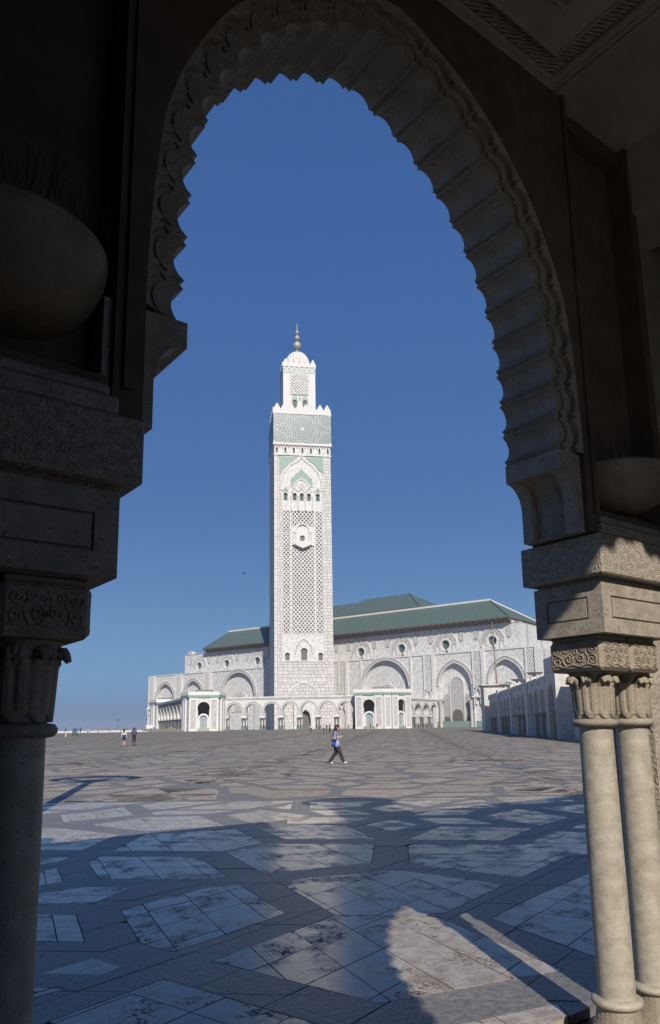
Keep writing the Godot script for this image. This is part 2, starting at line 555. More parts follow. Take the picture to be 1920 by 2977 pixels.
func _ready() -> void:
	rng.seed = 20240611
	# camera: shifted lens, pitched up, slightly rolled
	var cam := Camera3D.new()
	cam.name = "camera"
	add_child(cam)
	cam.projection = Camera3D.PROJECTION_FRUSTUM
	cam.near = 0.05
	cam.far = 60000.0
	cam.size = 2977.0 / 2178.0 * cam.near
	cam.frustum_offset = Vector2(10.0, 208.5) / 2178.0 * cam.near
	cam.transform = Transform3D(Basis(Vector3.RIGHT, atan(416.0 / 2178.0)) * Basis(Vector3.BACK, deg_to_rad(-0.8)), Vector3(0, 1.6, 0))
	cam.current = true
	# sky and sun
	var we := WorldEnvironment.new()
	we.name = "environment"
	var env := Environment.new()
	env.background_mode = Environment.BG_SKY
	var sky := Sky.new()
	var pan := PanoramaSkyMaterial.new()
	pan.panorama = sky_image()
	sky.sky_material = pan
	env.sky = sky
	env.tonemap_mode = Environment.TONE_MAPPER_LINEAR
	env.tonemap_exposure = 1.0
	env.sdfgi_enabled = true
	env.ssao_enabled = true
	env.ssil_enabled = true
	env.fog_enabled = true
	env.fog_density = 0.00012
	env.fog_light_color = Color(0.62, 0.69, 0.78)
	we.environment = env
	add_child(we)
	var sun := DirectionalLight3D.new()
	sun.name = "sun"
	sun.light_energy = 1.58
	sun.light_color = Color(1.0, 0.962, 0.91)
	sun.light_angular_distance = 0.5
	sun.shadow_enabled = true
	add_child(sun)
	var az := deg_to_rad(SUN_AZ)
	var el := deg_to_rad(SUN_EL)
	sun.look_at_from_position(Vector3.ZERO, Vector3(sin(az) * cos(el), -sin(el), -cos(az) * cos(el)))
	make_materials()
	build_ground()
	build_portico()
	build_minaret()
	build_mosque()
	build_arcades()
	build_colonnade()
	build_outliers()
	build_people()

func sky_image() -> ImageTexture:
	# clear sky: colour by elevation only
	var w := 64
	var h := 512
	var im := Image.create(w, h, false, Image.FORMAT_RGB8)
	var el := [-90.0, -2.0, 0.0, 0.7, 2.0, 3.5, 6.0, 10.0, 16.0, 24.0, 34.0, 46.0, 65.0, 90.0]
	var cc := [Color8(95, 95, 95), Color8(100, 110, 120), Color8(96, 121, 153), Color8(100, 127, 161), Color8(108, 148, 185), Color8(115, 158, 197), Color8(108, 151, 195), Color8(94, 135, 184), Color8(80, 118, 173), Color8(69, 109, 166), Color8(64, 101, 161), Color8(56, 93, 151), Color8(45, 78, 134), Color8(41, 70, 123)]
	for y in h:
		var e := 90.0 - (y + 0.5) / h * 180.0
		var c: Color = cc[0]
		for i in el.size() - 1:
			if e >= el[i] and e <= el[i + 1]:
				c = cc[i].lerp(cc[i + 1], (e - el[i]) / (el[i + 1] - el[i]))
		for x in w:
			im.set_pixel(x, y, c)
	return ImageTexture.create_from_image(im)

# ---------- ground ----------
func flat() -> Transform3D: # polygons in (x, -z) laid flat, their depth pointing up
	return Transform3D(Basis(Vector3(1, 0, 0), Vector3(0, 0, -1), Vector3(0, 1, 0)), Vector3.ZERO)

func ang(a: float) -> Vector2:
	return Vector2(cos(deg_to_rad(a)), sin(deg_to_rad(a)))

func poly_area(p: PackedVector2Array) -> float:
	var a := 0.0
	for i in p.size():
		a += p[i].cross(p[(i + 1) % p.size()])
	return absf(a) * 0.5

func centre(p: PackedVector2Array) -> Vector2:
	var c := Vector2.ZERO
	for q in p:
		c += q
	return c / p.size()

func cells(p: PackedVector2Array, a1: float, a2: float, s1: float, s2: float) -> Array:
	# split a polygon into slabs by two families of joints
	var d1 := ang(a1)
	var d2 := ang(a2)
	var c := centre(p)
	var out := []
	var den := d1.cross(d2)
	var i0 := 1e9
	var i1 := -1e9
	var j0 := 1e9
	var j1 := -1e9
	for q in p:
		var i := (q - c).cross(d2) / den
		var j := d1.cross(q - c) / den
		i0 = minf(i0, i); i1 = maxf(i1, i); j0 = minf(j0, j); j1 = maxf(j1, j)
	for i in range(int(floor(i0 / s1)), int(ceil(i1 / s1))):
		for j in range(int(floor(j0 / s2)), int(ceil(j1 / s2))):
			var o := c + d1 * s1 * i + d2 * s2 * j
			var cell := PackedVector2Array([o, o + d1 * s1, o + d1 * s1 + d2 * s2, o + d2 * s2])
			for r in Geometry2D.intersect_polygons(p, cell):
				if poly_area(r) > 0.006:
					out.append(r)
	return out

func fill_fields(given: Array, area: PackedVector2Array) -> Array:
	var grown := []
	for l in given:
		grown.append_array(Geometry2D.offset_polygon(l, 0.24))
	var out := []
	for c in cells(area, 54.4, 174.4, 2.1, 1.7):
		var rest := [c]
		for l in grown:
			var nxt := []
			for r in rest:
				nxt.append_array(Geometry2D.clip_polygons(r, l))
			rest = nxt
		for r in rest:
			if Geometry2D.is_polygon_clockwise(r):
				continue
			for q in Geometry2D.offset_polygon(r, -0.12):
				var per := 0.0
				for k in q.size():
					per += q[k].distance_to(q[(k + 1) % q.size()])
				if poly_area(q) > 0.14 and poly_area(q) / (per * per) > 0.022 and not Geometry2D.is_polygon_clockwise(q):
					out.append(q)
	return out

func build_ground() -> void:
	# light stone fields of the star pattern near the portico, measured on the plaza: [joint angles, x, z, ...]
	var fields := [
		[112,54,[-0.58,-8.42,0.03,-6.91,0.91,-6.81,1.78,-8.06,0.86,-8.86,0.69,-8.95]],
		[112,54,[-0.84,-5.65,0.04,-6.90,0.91,-6.79,1.53,-5.35,0.27,-4.79]],
		[112,54,[-1.91,-7.21,-1.27,-8.11,-0.94,-8.24,-0.40,-6.98,-0.67,-6.57,-1.16,-5.88,-1.46,-6.12]],
		[174,112,[-2.99,-9.71,-2.98,-10.16,-1.66,-9.97,-1.13,-8.68,-1.47,-8.52,-2.55,-8.69]],
		[174,54,[-4.10,-10.74,-5.01,-13.08,-4.48,-13.02,-3.29,-12.16,-3.38,-10.68]],
		[174,112,[-2.93,-10.59,-2.85,-12.12,-1.51,-12.60,-0.94,-11.09,-1.43,-10.39]],
		[174,112,[-1.38,-10.33,-0.88,-11.02,0.62,-10.86,0.49,-9.38,-0.75,-8.84]],
		[174,112,[-1.13,-12.56,-0.34,-13.10,0.29,-12.74,0.67,-11.29,-0.66,-11.44]],
		[54,142,[0.59,-12.94,1.11,-13.60,1.45,-12.85,0.95,-12.07]],
		[174,54,[1.10,-11.25,1.78,-12.58,3.16,-12.21,2.41,-11.00]],
		[174,54,[1.07,-10.78,2.62,-10.61,3.44,-11.86,4.01,-11.56,3.38,-9.79,2.93,-9.71,2.03,-8.41,0.92,-9.33]],
		[54,142,[1.34,-6.72,1.85,-7.42,2.38,-8.07,3.16,-9.04,1.91,-5.46]],
		[54,174,[-2.02,-5.34,-1.70,-5.75,-1.44,-5.54,-1.66,-5.17,-1.96,-5.20]],
		[54,174,[-1.95,-5.16,-1.68,-5.13,-1.85,-4.91]],
		[54,142,[-1.61,-4.54,-1.10,-5.28,-0.80,-5.05,-0.50,-4.81,-0.08,-4.49,0.04,-4.29,-1.66,-4.35]],
		[174,112,[-2.69,-7.09,-2.25,-7.04,-1.90,-6.18,-2.35,-6.23]],
		[54,112,[-3.14,-8.25,-3.47,-9.08,-3.24,-9.35,-2.89,-8.54]],
		[54,174,[-3.00,-7.88,-2.57,-8.24,-2.07,-8.18,-2.24,-7.46,-2.86,-7.53]],
		[24,112,[0.68,-4.45,1.31,-4.75,1.32,-4.49,1.04,-4.20,0.59,-4.22]],
		[174,54,[-0.78,-14.13,0.76,-13.92,0.29,-13.15,-0.73,-13.21]],
		[174,54,[-0.40,-15.19,0.46,-15.18,0.81,-14.32,-0.07,-14.36]],
		[174,54,[1.49,-14.18,2.07,-15.01,2.80,-14.85,2.41,-14.07]],
		[174,112,[1.51,-13.80,2.34,-13.70,2.70,-12.86,1.80,-12.93]],
		[54,142,[2.70,-13.83,3.64,-15.01,4.16,-13.57,3.38,-12.57]],
		[54,142,[0.82,-15.38,1.25,-16.12,1.67,-15.34,1.19,-14.51]],
		[174,54,[3.68,-17.26,5.26,-17.66,5.13,-16.20,3.68,-15.71]],
		[174,54,[4.05,-15.13,5.19,-15.69,5.57,-15.10,4.76,-13.64]],
		[54,142,[3.76,-12.21,4.39,-13.15,4.72,-12.86,4.35,-11.87]],
		[174,112,[-1.93,-14.56,-1.37,-15.50,-0.38,-14.32,-1.30,-13.21]],
		[174,112,[-5.23,-15.05,-4.78,-15.39,-4.35,-16.41,-3.73,-14.86,-4.74,-13.88]],
		[174,112,[-4.09,-13.39,-3.52,-14.41,-2.79,-12.63,-2.97,-12.54]],
		[174,112,[-3.50,-14.41,-2.42,-14.56,-1.75,-13.07,-2.78,-12.58]],
		[174,54,[-0.44,-16.87,0.98,-16.75,0.50,-15.59,-0.41,-15.54]],
		[174,54,[2.04,-15.32,3.18,-16.04,3.40,-15.32,2.90,-15.18]]
	]
	var light := []
	var measured := fields.size()
	var angs := []
	for f in fields:
		var p := PackedVector2Array()
		for k in range(0, f[2].size(), 2):
			p.append(Vector2(f[2][k], -f[2][k + 1]))
		if Geometry2D.is_polygon_clockwise(p):
			p.reverse()
		light.append(p); angs.append([float(f[0]) + 0.4, float(f[1]) + 0.4])
	var u := Vector2(cos(deg_to_rad(36.9)), sin(deg_to_rad(36.9))) # along the portico, in (x, -z)
	var w := Vector2(-u.y, u.x)
	var k0 := Vector2(K.x, -K.z) + w * 0.56
	var region := PackedVector2Array([Vector2(7, 17.5), Vector2(-7, 17.5), Vector2(-7, 3.0), k0 - u * 2.9, k0 + u * 7.4])
	# the pattern between the measured fields is filled with further fields, parted by the same bands
	for x in fill_fields(light, region):
		light.append(x); angs.append([54.4, 174.4])
	var gr := struct(thing("plaza_pavement", "plaza paving of pale polished stone fields set between dark granite bands", "paving"))
	gr.remove_meta("category")
	gr.remove_meta("label")
	var pieces := []
	for i in light.size():
		for r in Geometry2D.intersect_polygons(light[i], region):
			for q in cells(r, angs[i][0], angs[i][1], 0.56, 0.52):
				pieces.append([q, 0, i])
	var dark := cells(region, 54.4, 174.4, 0.95, 0.66)
	for d in dark:
		var rest := [d]
		var rb := Rect2(d[0], Vector2.ZERO)
		for q in d:
			rb = rb.expand(q)
		for l in light:
			var lb := Rect2(l[0], Vector2.ZERO)
			for q in l:
				lb = lb.expand(q)
			if not rb.intersects(lb):
				continue
			var nxt := []
			for r in rest:
				nxt.append_array(Geometry2D.clip_polygons(r, l))
			rest = nxt
		for r in rest:
			if poly_area(r) > 0.012 and not Geometry2D.is_polygon_clockwise(r):
				pieces.append([r, 1, 0])
	var order := []
	for i in pieces.size():
		var c := centre(pieces[i][0])
		var off: float = 0.0 if absf(c.x + 0.02 * c.y) < 0.48 * c.y + 0.3 else 50.0
		order.append([c.length() + off, i])
	order.sort_custom(func(a, b): return a[0] < b[0])
	var counts := [0, 0]
	var rest_l := mb()
	var rest_d := mb()
	rest_l.t = flat(); rest_d.t = flat()
	for o in order:
		var p: Array = pieces[o[1]]
		for r in Geometry2D.offset_polygon(p[0], -0.0045):
			if poly_area(r) < 0.004 or Geometry2D.is_polygon_clockwise(r):
				continue
			var top := rng.randf_range(-0.002, 0.001)
			if counts[p[1]] < 290 and o[0] < 40.0:
				counts[p[1]] += 1
				var b := mb()
				b.t = flat()
				b.ext(r, -0.055, top, false)
				if p[1] == 0:
					obj("stone_slab", b, M["slab%d" % (rng.randi() % 3)], gr)
				else:
					obj("granite_slab", b, M["granite%d" % (rng.randi() % 2)], gr)
			elif p[1] == 0:
				rest_l.ext(r, -0.055, top, false)
			else:
				rest_d.ext(r, -0.055, top, false)
	if rest_l.v.size() > 0:
		stuff(obj("outer_stone_slabs", rest_l, M.slab0, gr))
	if rest_d.v.size() > 0:
		stuff(obj("outer_granite_slabs", rest_d, M.granite0, gr))
	var bed := mb()
	bed.quad(Vector3(-7.2, -0.075, 4), Vector3(7.2, -0.075, 4), Vector3(7.2, -0.075, -17.7), Vector3(-7.2, -0.075, -17.7))
	obj("mortar_bed", bed, M.joint, gr)
	# the plaza beyond
	var g := mb()
	var xs := [-600.0, -150.0, -60.0, -7.0, 7.0, 60.0, 150.0, 600.0]
	var zs := [90.0, 3.0, -17.5, -60.0, -237.78, -720.0]
	for i in xs.size() - 1:
		for j in zs.size() - 1:
			if xs[i] == -7.0 and zs[j] == 3.0:
				continue
			var y0 := gy(-zs[j])
			var y1 := gy(-zs[j + 1])
			g.quad(Vector3(xs[i], y0, zs[j]), Vector3(xs[i + 1], y0, zs[j]), Vector3(xs[i + 1], y1, zs[j + 1]), Vector3(xs[i], y1, zs[j + 1]))
	struct(obj("plaza_ground", g, M.far_dark))
	# the same star pattern goes on across the plaza: copies of the measured fields, every other one mirrored
	var fb := mb()
	var ax := ang(84.3)
	var px := Vector2(ax.y, -ax.x)
	var tile := []
	for l in light:
		var c := centre(l)
		if c.y > 8.3 and absf(c.x) < 6.0 and tile.size() < measured:
			for r in Geometry2D.offset_polygon(l, 0.05):
				tile.append(r)
	var rect := PackedVector2Array()
	for c in [Vector2(-5.05, -4.45), Vector2(5.05, -4.45), Vector2(5.05, 4.45), Vector2(-5.05, 4.45)]:
		rect.append(Vector2(0.3, 12.9) + px * c.x + ax * c.y)
	tile.append_array(fill_fields(tile, rect))
	var bed_rect := PackedVector2Array([Vector2(-7.1, 0.0), Vector2(7.1, 0.0), Vector2(7.1, 17.6), Vector2(-7.1, 17.6)])
	for i in range(-15, 16):
		for j in range(-1, 22):
			var mid: Vector2 = Vector2(0.3, 12.9) + px * 10.1 * i + ax * 8.9 * j
			if mid.y < 6.0 or absf(mid.x) > 0.5 * mid.y + 12.0:
				continue
			for p in tile:
				var q := PackedVector2Array()
				var near := false
				for v in p:
					var d: Vector2 = v - Vector2(0.3, 12.9)
					var e := mid + (px * -d.dot(px) + ax * d.dot(ax) if (i + j) % 2 != 0 else d)
					q.append(e)
					if e.y < 17.6 and absf(e.x) < 7.2:
						near = true
				var tone := rng.randf_range(0.86, 1.06)
				fb.col = Color(tone, tone, tone * 0.99)
				for r in (Geometry2D.clip_polygons(q, bed_rect) if near else [q]):
					if poly_area(r) < 0.03:
						continue
					var ix := Geometry2D.triangulate_polygon(r)
					for k in range(0, ix.size(), 3):
						var t3 := []
						for m in 3:
							var e: Vector2 = r[ix[k + m]]
							t3.append(Vector3(e.x, gy(e.y) + 0.004 + 0.00004 * e.y, -e.y))
						fb.tri(t3[0], t3[1], t3[2])
	var fo := obj("far_paving_fields", fb, M.far_light)
	stuff(fo)
	tag(fo, "pale stone fields of the sunlit plaza beyond the shade", "paving")
	var se := mb()
	se.quad(Vector3(-40000, -8, -200), Vector3(40000, -8, -200), Vector3(40000, -8, -40000), Vector3(-40000, -8, -40000))
	struct(obj("sea", se, M.sea))

# ---------- portico ----------
var PROF := [[3.03, 1.085], [3.2, 1.083], [3.4, 1.073], [3.6, 1.058], [3.8, 1.033], [3.97, 0.985], [4.13, 0.918], [4.3, 0.83], [4.45, 0.722], [4.58, 0.60], [4.68, 0.475], [4.77, 0.34], [4.835, 0.205], [4.88, 0.085], [4.905, 0.0]]
const UC := -1.365

func arch_curve() -> Array: # points from the right springing over the apex to the left springing
	var right := []
	for p in PROF:
		right.append(Vector2(UC + p[1], p[0]))
	var all := right.duplicate()
	for i in range(right.size() - 2, -1, -1):
		all.append(Vector2(2.0 * UC - right[i].x, right[i].y))
	var crv := Curve2D.new()
	for i in all.size():
		var a: Vector2 = all[max(i - 1, 0)]
		var b: Vector2 = all[min(i + 1, all.size() - 1)]
		var d := (b - a) / 6.0
		if i == PROF.size() - 1:
			d = d * 0.7
		crv.add_point(all[i], -d, d)
	crv.bake_interval = 0.01
	var out := []
	var lobes := 26
	var per := 10
	var total := crv.get_baked_length()
	for i in lobes * per + 1:
		var s := total * i / (lobes * per)
		var p := crv.sample_baked(s, true)
		var q := crv.sample_baked(minf(s + 0.02, total), true)
		var r := crv.sample_baked(maxf(s - 0.02, 0.0), true)
		var d := (q - r).normalized()
		out.append([p, Vector2(d.y, -d.x), float(i % per) / per]) # normal pointing away from the opening
	return out

func lobe_depth(t: float) -> float:
	if t <= 0.001 or t >= 0.999:
		return 0.0
	if t < 0.21:
		return 0.022 * (1.0 - absf(t - 0.1) / 0.11)
	return 0.048 * pow(sin(PI * (t - 0.2) / 0.8), 0.62)

func arch_wall(root: Node3D, called: String, dz: float, moulded: bool) -> void:
	var part := node(called, root, Vector3(0, 0, dz))
	var cv := arch_curve()
	var per := 10
	var offs := [0.0, 0.035, 0.035, 0.075, 0.075, 0.115, 0.115, 0.165]
	var zs := [0.0, 0.0, 0.022, 0.022, 0.010, 0.010, 0.045, 0.06]
	var amp := [1.0, 1.15, 1.15, 1.1, 1.1, 0.9, 0.9, 0.0]
	for l in (cv.size() - 1) / per:
		var b := mb()
		for j in per:
			var a: Array = cv[l * per + j]
			var e: Array = cv[l * per + j + 1]
			var ta: float = a[2]
			var te: float = float(j + 1) / per
			var da := lobe_depth(ta)
			var de := lobe_depth(te)
			var rows := [[], []]
			for k in offs.size():
				var pa: Vector2 = a[0] + a[1] * (offs[k] + da * amp[k])
				var pe: Vector2 = e[0] + e[1] * (offs[k] + de * amp[k])
				rows[0].append(Vector3(pa.x, pa.y, zs[k])); rows[1].append(Vector3(pe.x, pe.y, zs[k]))
			for k in offs.size() - 1:
				b.quad(rows[0][k], rows[0][k + 1], rows[1][k + 1], rows[1][k])
			var bk := Vector3(0, 0, -0.345)
			var f0: Vector3 = rows[0][0]
			var f1: Vector3 = rows[1][0]
			b.quad(f0, f1, f1 + bk, f0 + bk)
			var o0: Vector3 = rows[0][7] - Vector3(0, 0, 0.06)
			var o1: Vector3 = rows[1][7] - Vector3(0, 0, 0.06)
			b.quad(f0 + bk, f1 + bk, o1 + bk, o0 + bk)
		if moulded and l % 5 == 2:
			for sgn in [0.33, 0.66]:
				var e2: Array = cv[l * per + int(sgn * per)]
				var p2: Vector2 = e2[0] + e2[1] * 0.09
				b.lathe([Vector2(0.0, -0.012), Vector2(0.014, -0.006), Vector2(0.014, 0.006), Vector2(0.0, 0.012)], Vector3(p2.x, p2.y, 0.012), 6)
		obj("arch_lobe", b, M.stone, part)
	# spandrel wall around the lobes
	var poly := PackedVector2Array([Vector2(-2.72, 2.60), Vector2(-2.72, 5.3), Vector2(-0.004, 5.3), Vector2(-0.004, 2.60)])
	poly.append(Vector2(UC + 1.085 + 0.165, 2.60))
	for i in cv.size():
		var p: Vector2 = cv[i][0] + cv[i][1] * 0.165
		if i > 0 and i < cv.size() - 1 and i % 2 == 1:
			continue
		poly.append(p)
	poly.append(Vector2(UC - 1.085 - 0.165, 2.60))
	var s := mb()
	s.ext(poly, -0.343, 0.06)
	obj("spandrel_wall", s, M.plaster, part)
	# corbels under the springing, hollowed on the side of the opening
	for sg in [1.0, -1.0]:
		var c := mb()
		for slice in [[-0.335, -0.27, 0.0], [-0.27, -0.055, 0.045], [-0.055, 0.03, 0.0]]:
			var inn: float = slice[2]
			var pp := PackedVector2Array()
			for q in corbel_profile():
				var hollow := inn if q.y > 2.6 and q.y < 2.93 else 0.0
				if q.x > 0.0:
					hollow = 0.0
				var xx: float = q.x + hollow
				pp.append(Vector2(xx if sg > 0 else 2.0 * UC - xx, q.y))
			c.ext(pp, slice[0], slice[1])
		obj("springing_corbel", c, M.stone, part)

func corbel_profile() -> Array:
	var r := [Vector2(0.02, 2.599), Vector2(-0.163, 2.599), Vector2(-0.163, 2.63), Vector2(-0.163, 2.78)]
	for i in range(1, 7):
		var a := PI / 2 * i / 6.0
		r.append(Vector2(-0.163 - 0.122 * (1.0 - cos(a)), 2.78 + 0.15 * sin(a)))
	r.append(Vector2(-0.285, 2.931)); r.append(Vector2(-0.285, 3.028)); r.append(Vector2(0.02, 3.028))
	return r

func frame_panel(b: MB, a: Vector3, ux: Vector3, uy: Vector3, nn: Vector3, w: float, h: float, m: float, gap: float, th: float) -> void:
	# frame strips and a centre panel standing proud of a face, with an open groove between them
	var rects := [[0.0, 0.0, w, m], [0.0, h - m, w, h], [0.0, m, m, h - m], [w - m, m, w, h - m], [m + gap, m + gap, w - m - gap, h - m - gap]]
	for r in rects:
		var p := [a + ux * r[0] + uy * r[1], a + ux * r[2] + uy * r[1], a + ux * r[2] + uy * r[3], a + ux * r[0] + uy * r[3]]
		b.quad(p[0] + nn * th, p[1] + nn * th, p[2] + nn * th, p[3] + nn * th)
		for i in 4:
			b.quad(p[i], p[(i + 1) % 4], p[(i + 1) % 4] + nn * th, p[i] + nn * th)

func scrolls(b: MB, a: Vector3, ux: Vector3, uy: Vector3, nn: Vector3, w: float, h: float) -> void:
	# shallow carved arabesque: spirals springing from wavy stems
	for spec in [[0.14, 0.30, 0.085, 1.0, 0.4], [0.38, 0.40, 0.075, -1.0, 1.2], [0.62, 0.40, 0.075, 1.0, 1.9], [0.86, 0.30, 0.085, -1.0, 2.7], [0.12, 0.72, 0.07, -1.0, 0.0], [0.33, 0.76, 0.06, 1.0, 2.0], [0.50, 0.66, 0.06, -1.0, 3.0], [0.67, 0.76, 0.06, -1.0, 1.0], [0.88, 0.72, 0.07, 1.0, 3.1]]:
		var pts := []
		for i in 15:
			var f := i / 14.0
			var r: float = spec[2] * w * (1.25 - f)
			var an: float = spec[4] + spec[3] * f * 8.5
			pts.append(a + ux * (spec[0] * w + cos(an) * r) + uy * (spec[1] * h + sin(an) * r) + nn * 0.001)
		b.tube(pts, [0.0052], 5)
	for row in [0.10, 0.90]:
		var pts2 := []
		for i in 21:
			var f := i / 20.0
			pts2.append(a + ux * (0.04 + 0.92 * f) * w + uy * (row + 0.04 * sin(f * 18.0)) * h + nn * 0.001)
		b.tube(pts2, [0.005], 5)
	for st in [0.27, 0.5, 0.73]:
		var pts3 := []
		for i in 9:
			var f := i / 8.0
			pts3.append(a + ux * (st + 0.05 * sin(f * 5.0 + st * 9.0)) * w + uy * (0.12 + 0.75 * f) * h + nn * 0.001)
		b.tube(pts3, [0.006, 0.006, 0.005, 0.004, 0.003], 5)

func pier(root: Node3D, xa: float, xb: float, open_dir: float) -> void:
	# xa..xb along the wall; open_dir: -1 when the arch opening is on the low-x side
	var part := node("pier", root)
	var zc := -0.185
	var xcs := [xa + 0.16, xb - 0.045] if open_dir < 0 else [xb - 0.16, xa + 0.045]
	for x in xcs:
		var o := Vector3(x, 0, zc)
		var sh := mb()
		sh.lathe([Vector2(0.094, 0.215), Vector2(0.0945, 0.7), Vector2(0.092, 1.2), Vector2(0.0885, 1.585)], o, 28)
		obj("column_shaft", sh, M.column, part)
		var ri := mb()
		ri.lathe([Vector2(0.09, 1.578), Vector2(0.112, 1.582), Vector2(0.122, 1.594), Vector2(0.123, 1.606), Vector2(0.114, 1.620), Vector2(0.09, 1.624)], o, 28)
		obj("neck_ring", ri, M.stone, part)
		var ba := mb()
		ba.lathe([Vector2(0.095, 0.172), Vector2(0.118, 0.176), Vector2(0.130, 0.19), Vector2(0.128, 0.206), Vector2(0.112, 0.218), Vector2(0.09, 0.219)], o, 28)
		obj("base_ring", ba, M.column, part)
		var pl := mb()
		var rows := []
		for i in 9:
			var f := i / 8.0
			var y := lerpf(-0.058, 0.174, f)
			var r := 0.105 + 0.075 * pow(1.0 - f, 2.2)
			var row := []
			for k in 25:
				var an := TAU * k / 24
				var sq := 1.0 / maxf(absf(cos(an)), absf(sin(an)))
				var q := lerpf(1.0, minf(sq, 1.28), pow(1.0 - f, 1.2))
				row.append(o + Vector3(cos(an) * r * q, y, sin(an) * r * q))
			rows.append(row)
		for i in 8:
			for k in 24:
				pl.quad(rows[i][k], rows[i + 1][k], rows[i + 1][k + 1], rows[i][k + 1])
		obj("base_plinth", pl, M.carved, part)
		# capital: a ring of tall rounded leaves that turn over at the top
		var ca := mb()
		ca.lathe([Vector2(0.088, 1.62), Vector2(0.094, 1.64), Vector2(0.095, 1.80), Vector2(0.112, 1.85), Vector2(0.125, 1.874)], o, 24)
		obj("capital_bell", ca, M.carved, part)
		for k in 8:
			var an := TAU * (k + 0.5) / 8
			var dr := Vector3(cos(an), 0, sin(an))
			var sd := Vector3(-sin(an), 0, cos(an))
			var lf := mb()
			var grid := []
			for i in 9:
				var f := i / 8.0
				var y := lerpf(1.626, 1.815, f)
				var hw := 0.044 * sqrt(clampf(f * 6.0, 0.08, 1.0))
				var r := 0.092 + 0.010 * f
				var line := []
				for j in 7:
					var e := j / 3.0 - 1.0
					var groove := 0.006 if j == 3 else 0.0
					line.append(o + dr * (r + 0.014 * (1.0 - e * e * e * e) - groove * (1.0 if f > 0.2 else 0.0)) + sd * hw * e + Vector3(0, y, 0))
				grid.append(line)
			for i in grid.size() - 1:
				for j in 6:
					lf.quad(grid[i][j], grid[i + 1][j], grid[i + 1][j + 1], grid[i][j + 1])
			# the tip turns over outwards: a thick rounded curl
			var reach := 0.046 if k % 2 == 0 else 0.036
			for m in [-1.0, 0.0, 1.0]:
				var off: Vector3 = sd * 0.022 * m
				var curl := []
				for i in 7:
					var f := i / 6.0
					curl.append(o + off * (1.0 - 0.25 * f) + dr * (0.098 + reach * f) + Vector3(0, 1.805 + 0.042 * sin(f * 2.75) - 0.006 * m * m, 0))
				lf.tube(curl, [0.018, 0.019, 0.019, 0.018, 0.017, 0.014, 0.010], 8)
			obj("capital_leaf", lf, M.carved, part)
	var mid := (xa + xb) * 0.5
	for seg in [[xa, mid - 0.003], [mid + 0.003, xb]]:
		var cb := mb()
		cb.cbox(Vector3(seg[0], 1.876, -0.34), Vector3(seg[1], 2.045, -0.005), 0.018)
		cb.cbox(Vector3(seg[0] + 0.012, 2.046, -0.325), Vector3(seg[1] - 0.012, 2.064, -0.02), 0.004)
		var blk := obj("carved_block", cb, M.carved, part)
		var cv := mb()
		scrolls(cv, Vector3(seg[0] + 0.015, 1.893, -0.005), Vector3.RIGHT, Vector3.UP, Vector3.BACK, seg[1] - seg[0] - 0.03, 0.14)
		if open_dir < 0 and seg[0] == xa:
			scrolls(cv, Vector3(xa, 1.893, -0.325), Vector3.BACK, Vector3.UP, Vector3.LEFT, 0.305, 0.14)
		if open_dir > 0 and seg[1] == xb:
			scrolls(cv, Vector3(xb, 1.893, -0.02), Vector3.FORWARD, Vector3.UP, Vector3.RIGHT, 0.32, 0.14)
		obj("scroll_carving", cv, M.carved, blk)
	var pd := mb()
	var p0 := Vector3(xa - 0.038, 2.066, -0.375)
	var p1 := Vector3(xb + 0.038, 2.345, 0.045)
	pd.box(p0, p1)
	frame_panel(pd, Vector3(p0.x - 0.012, p0.y, p1.z), Vector3.RIGHT, Vector3.UP, Vector3.BACK, p1.x - p0.x + 0.024, p1.y - p0.y, 0.078, 0.010, 0.012)
	frame_panel(pd, Vector3(p0.x, p0.y, p0.z), Vector3.BACK, Vector3.UP, Vector3.LEFT, p1.z - p0.z, p1.y - p0.y, 0.078, 0.010, 0.012)
	frame_panel(pd, Vector3(p1.x, p0.y, p1.z), Vector3.FORWARD, Vector3.UP, Vector3.RIGHT, p1.z - p0.z, p1.y - p0.y, 0.078, 0.010, 0.012)
	obj("panelled_block", pd, M.stone, part)
	var im := mb()
	im.box(Vector3(xa - 0.03, 2.3455, -0.36), Vector3(xb + 0.05, 2.366, 0.04))
	im.cbox(Vector3(xa - 0.105, 2.366, -0.412), Vector3(xb + 0.105, 2.585, 0.11), 0.008)
	obj("impost_block", im, M.shellstone, part)
	var sill := mb()
	sill.cbox(Vector3(xa - 0.05, 2.586, -0.34), Vector3(xb + 0.02, 2.65, 0.10), 0.008)
	sill.cbox(Vector3(xa - 0.02, 2.652, -0.33), Vector3(xb + 0.0, 2.70, 0.075), 0.012)
	obj("sill_moulding", sill, M.stone, part)

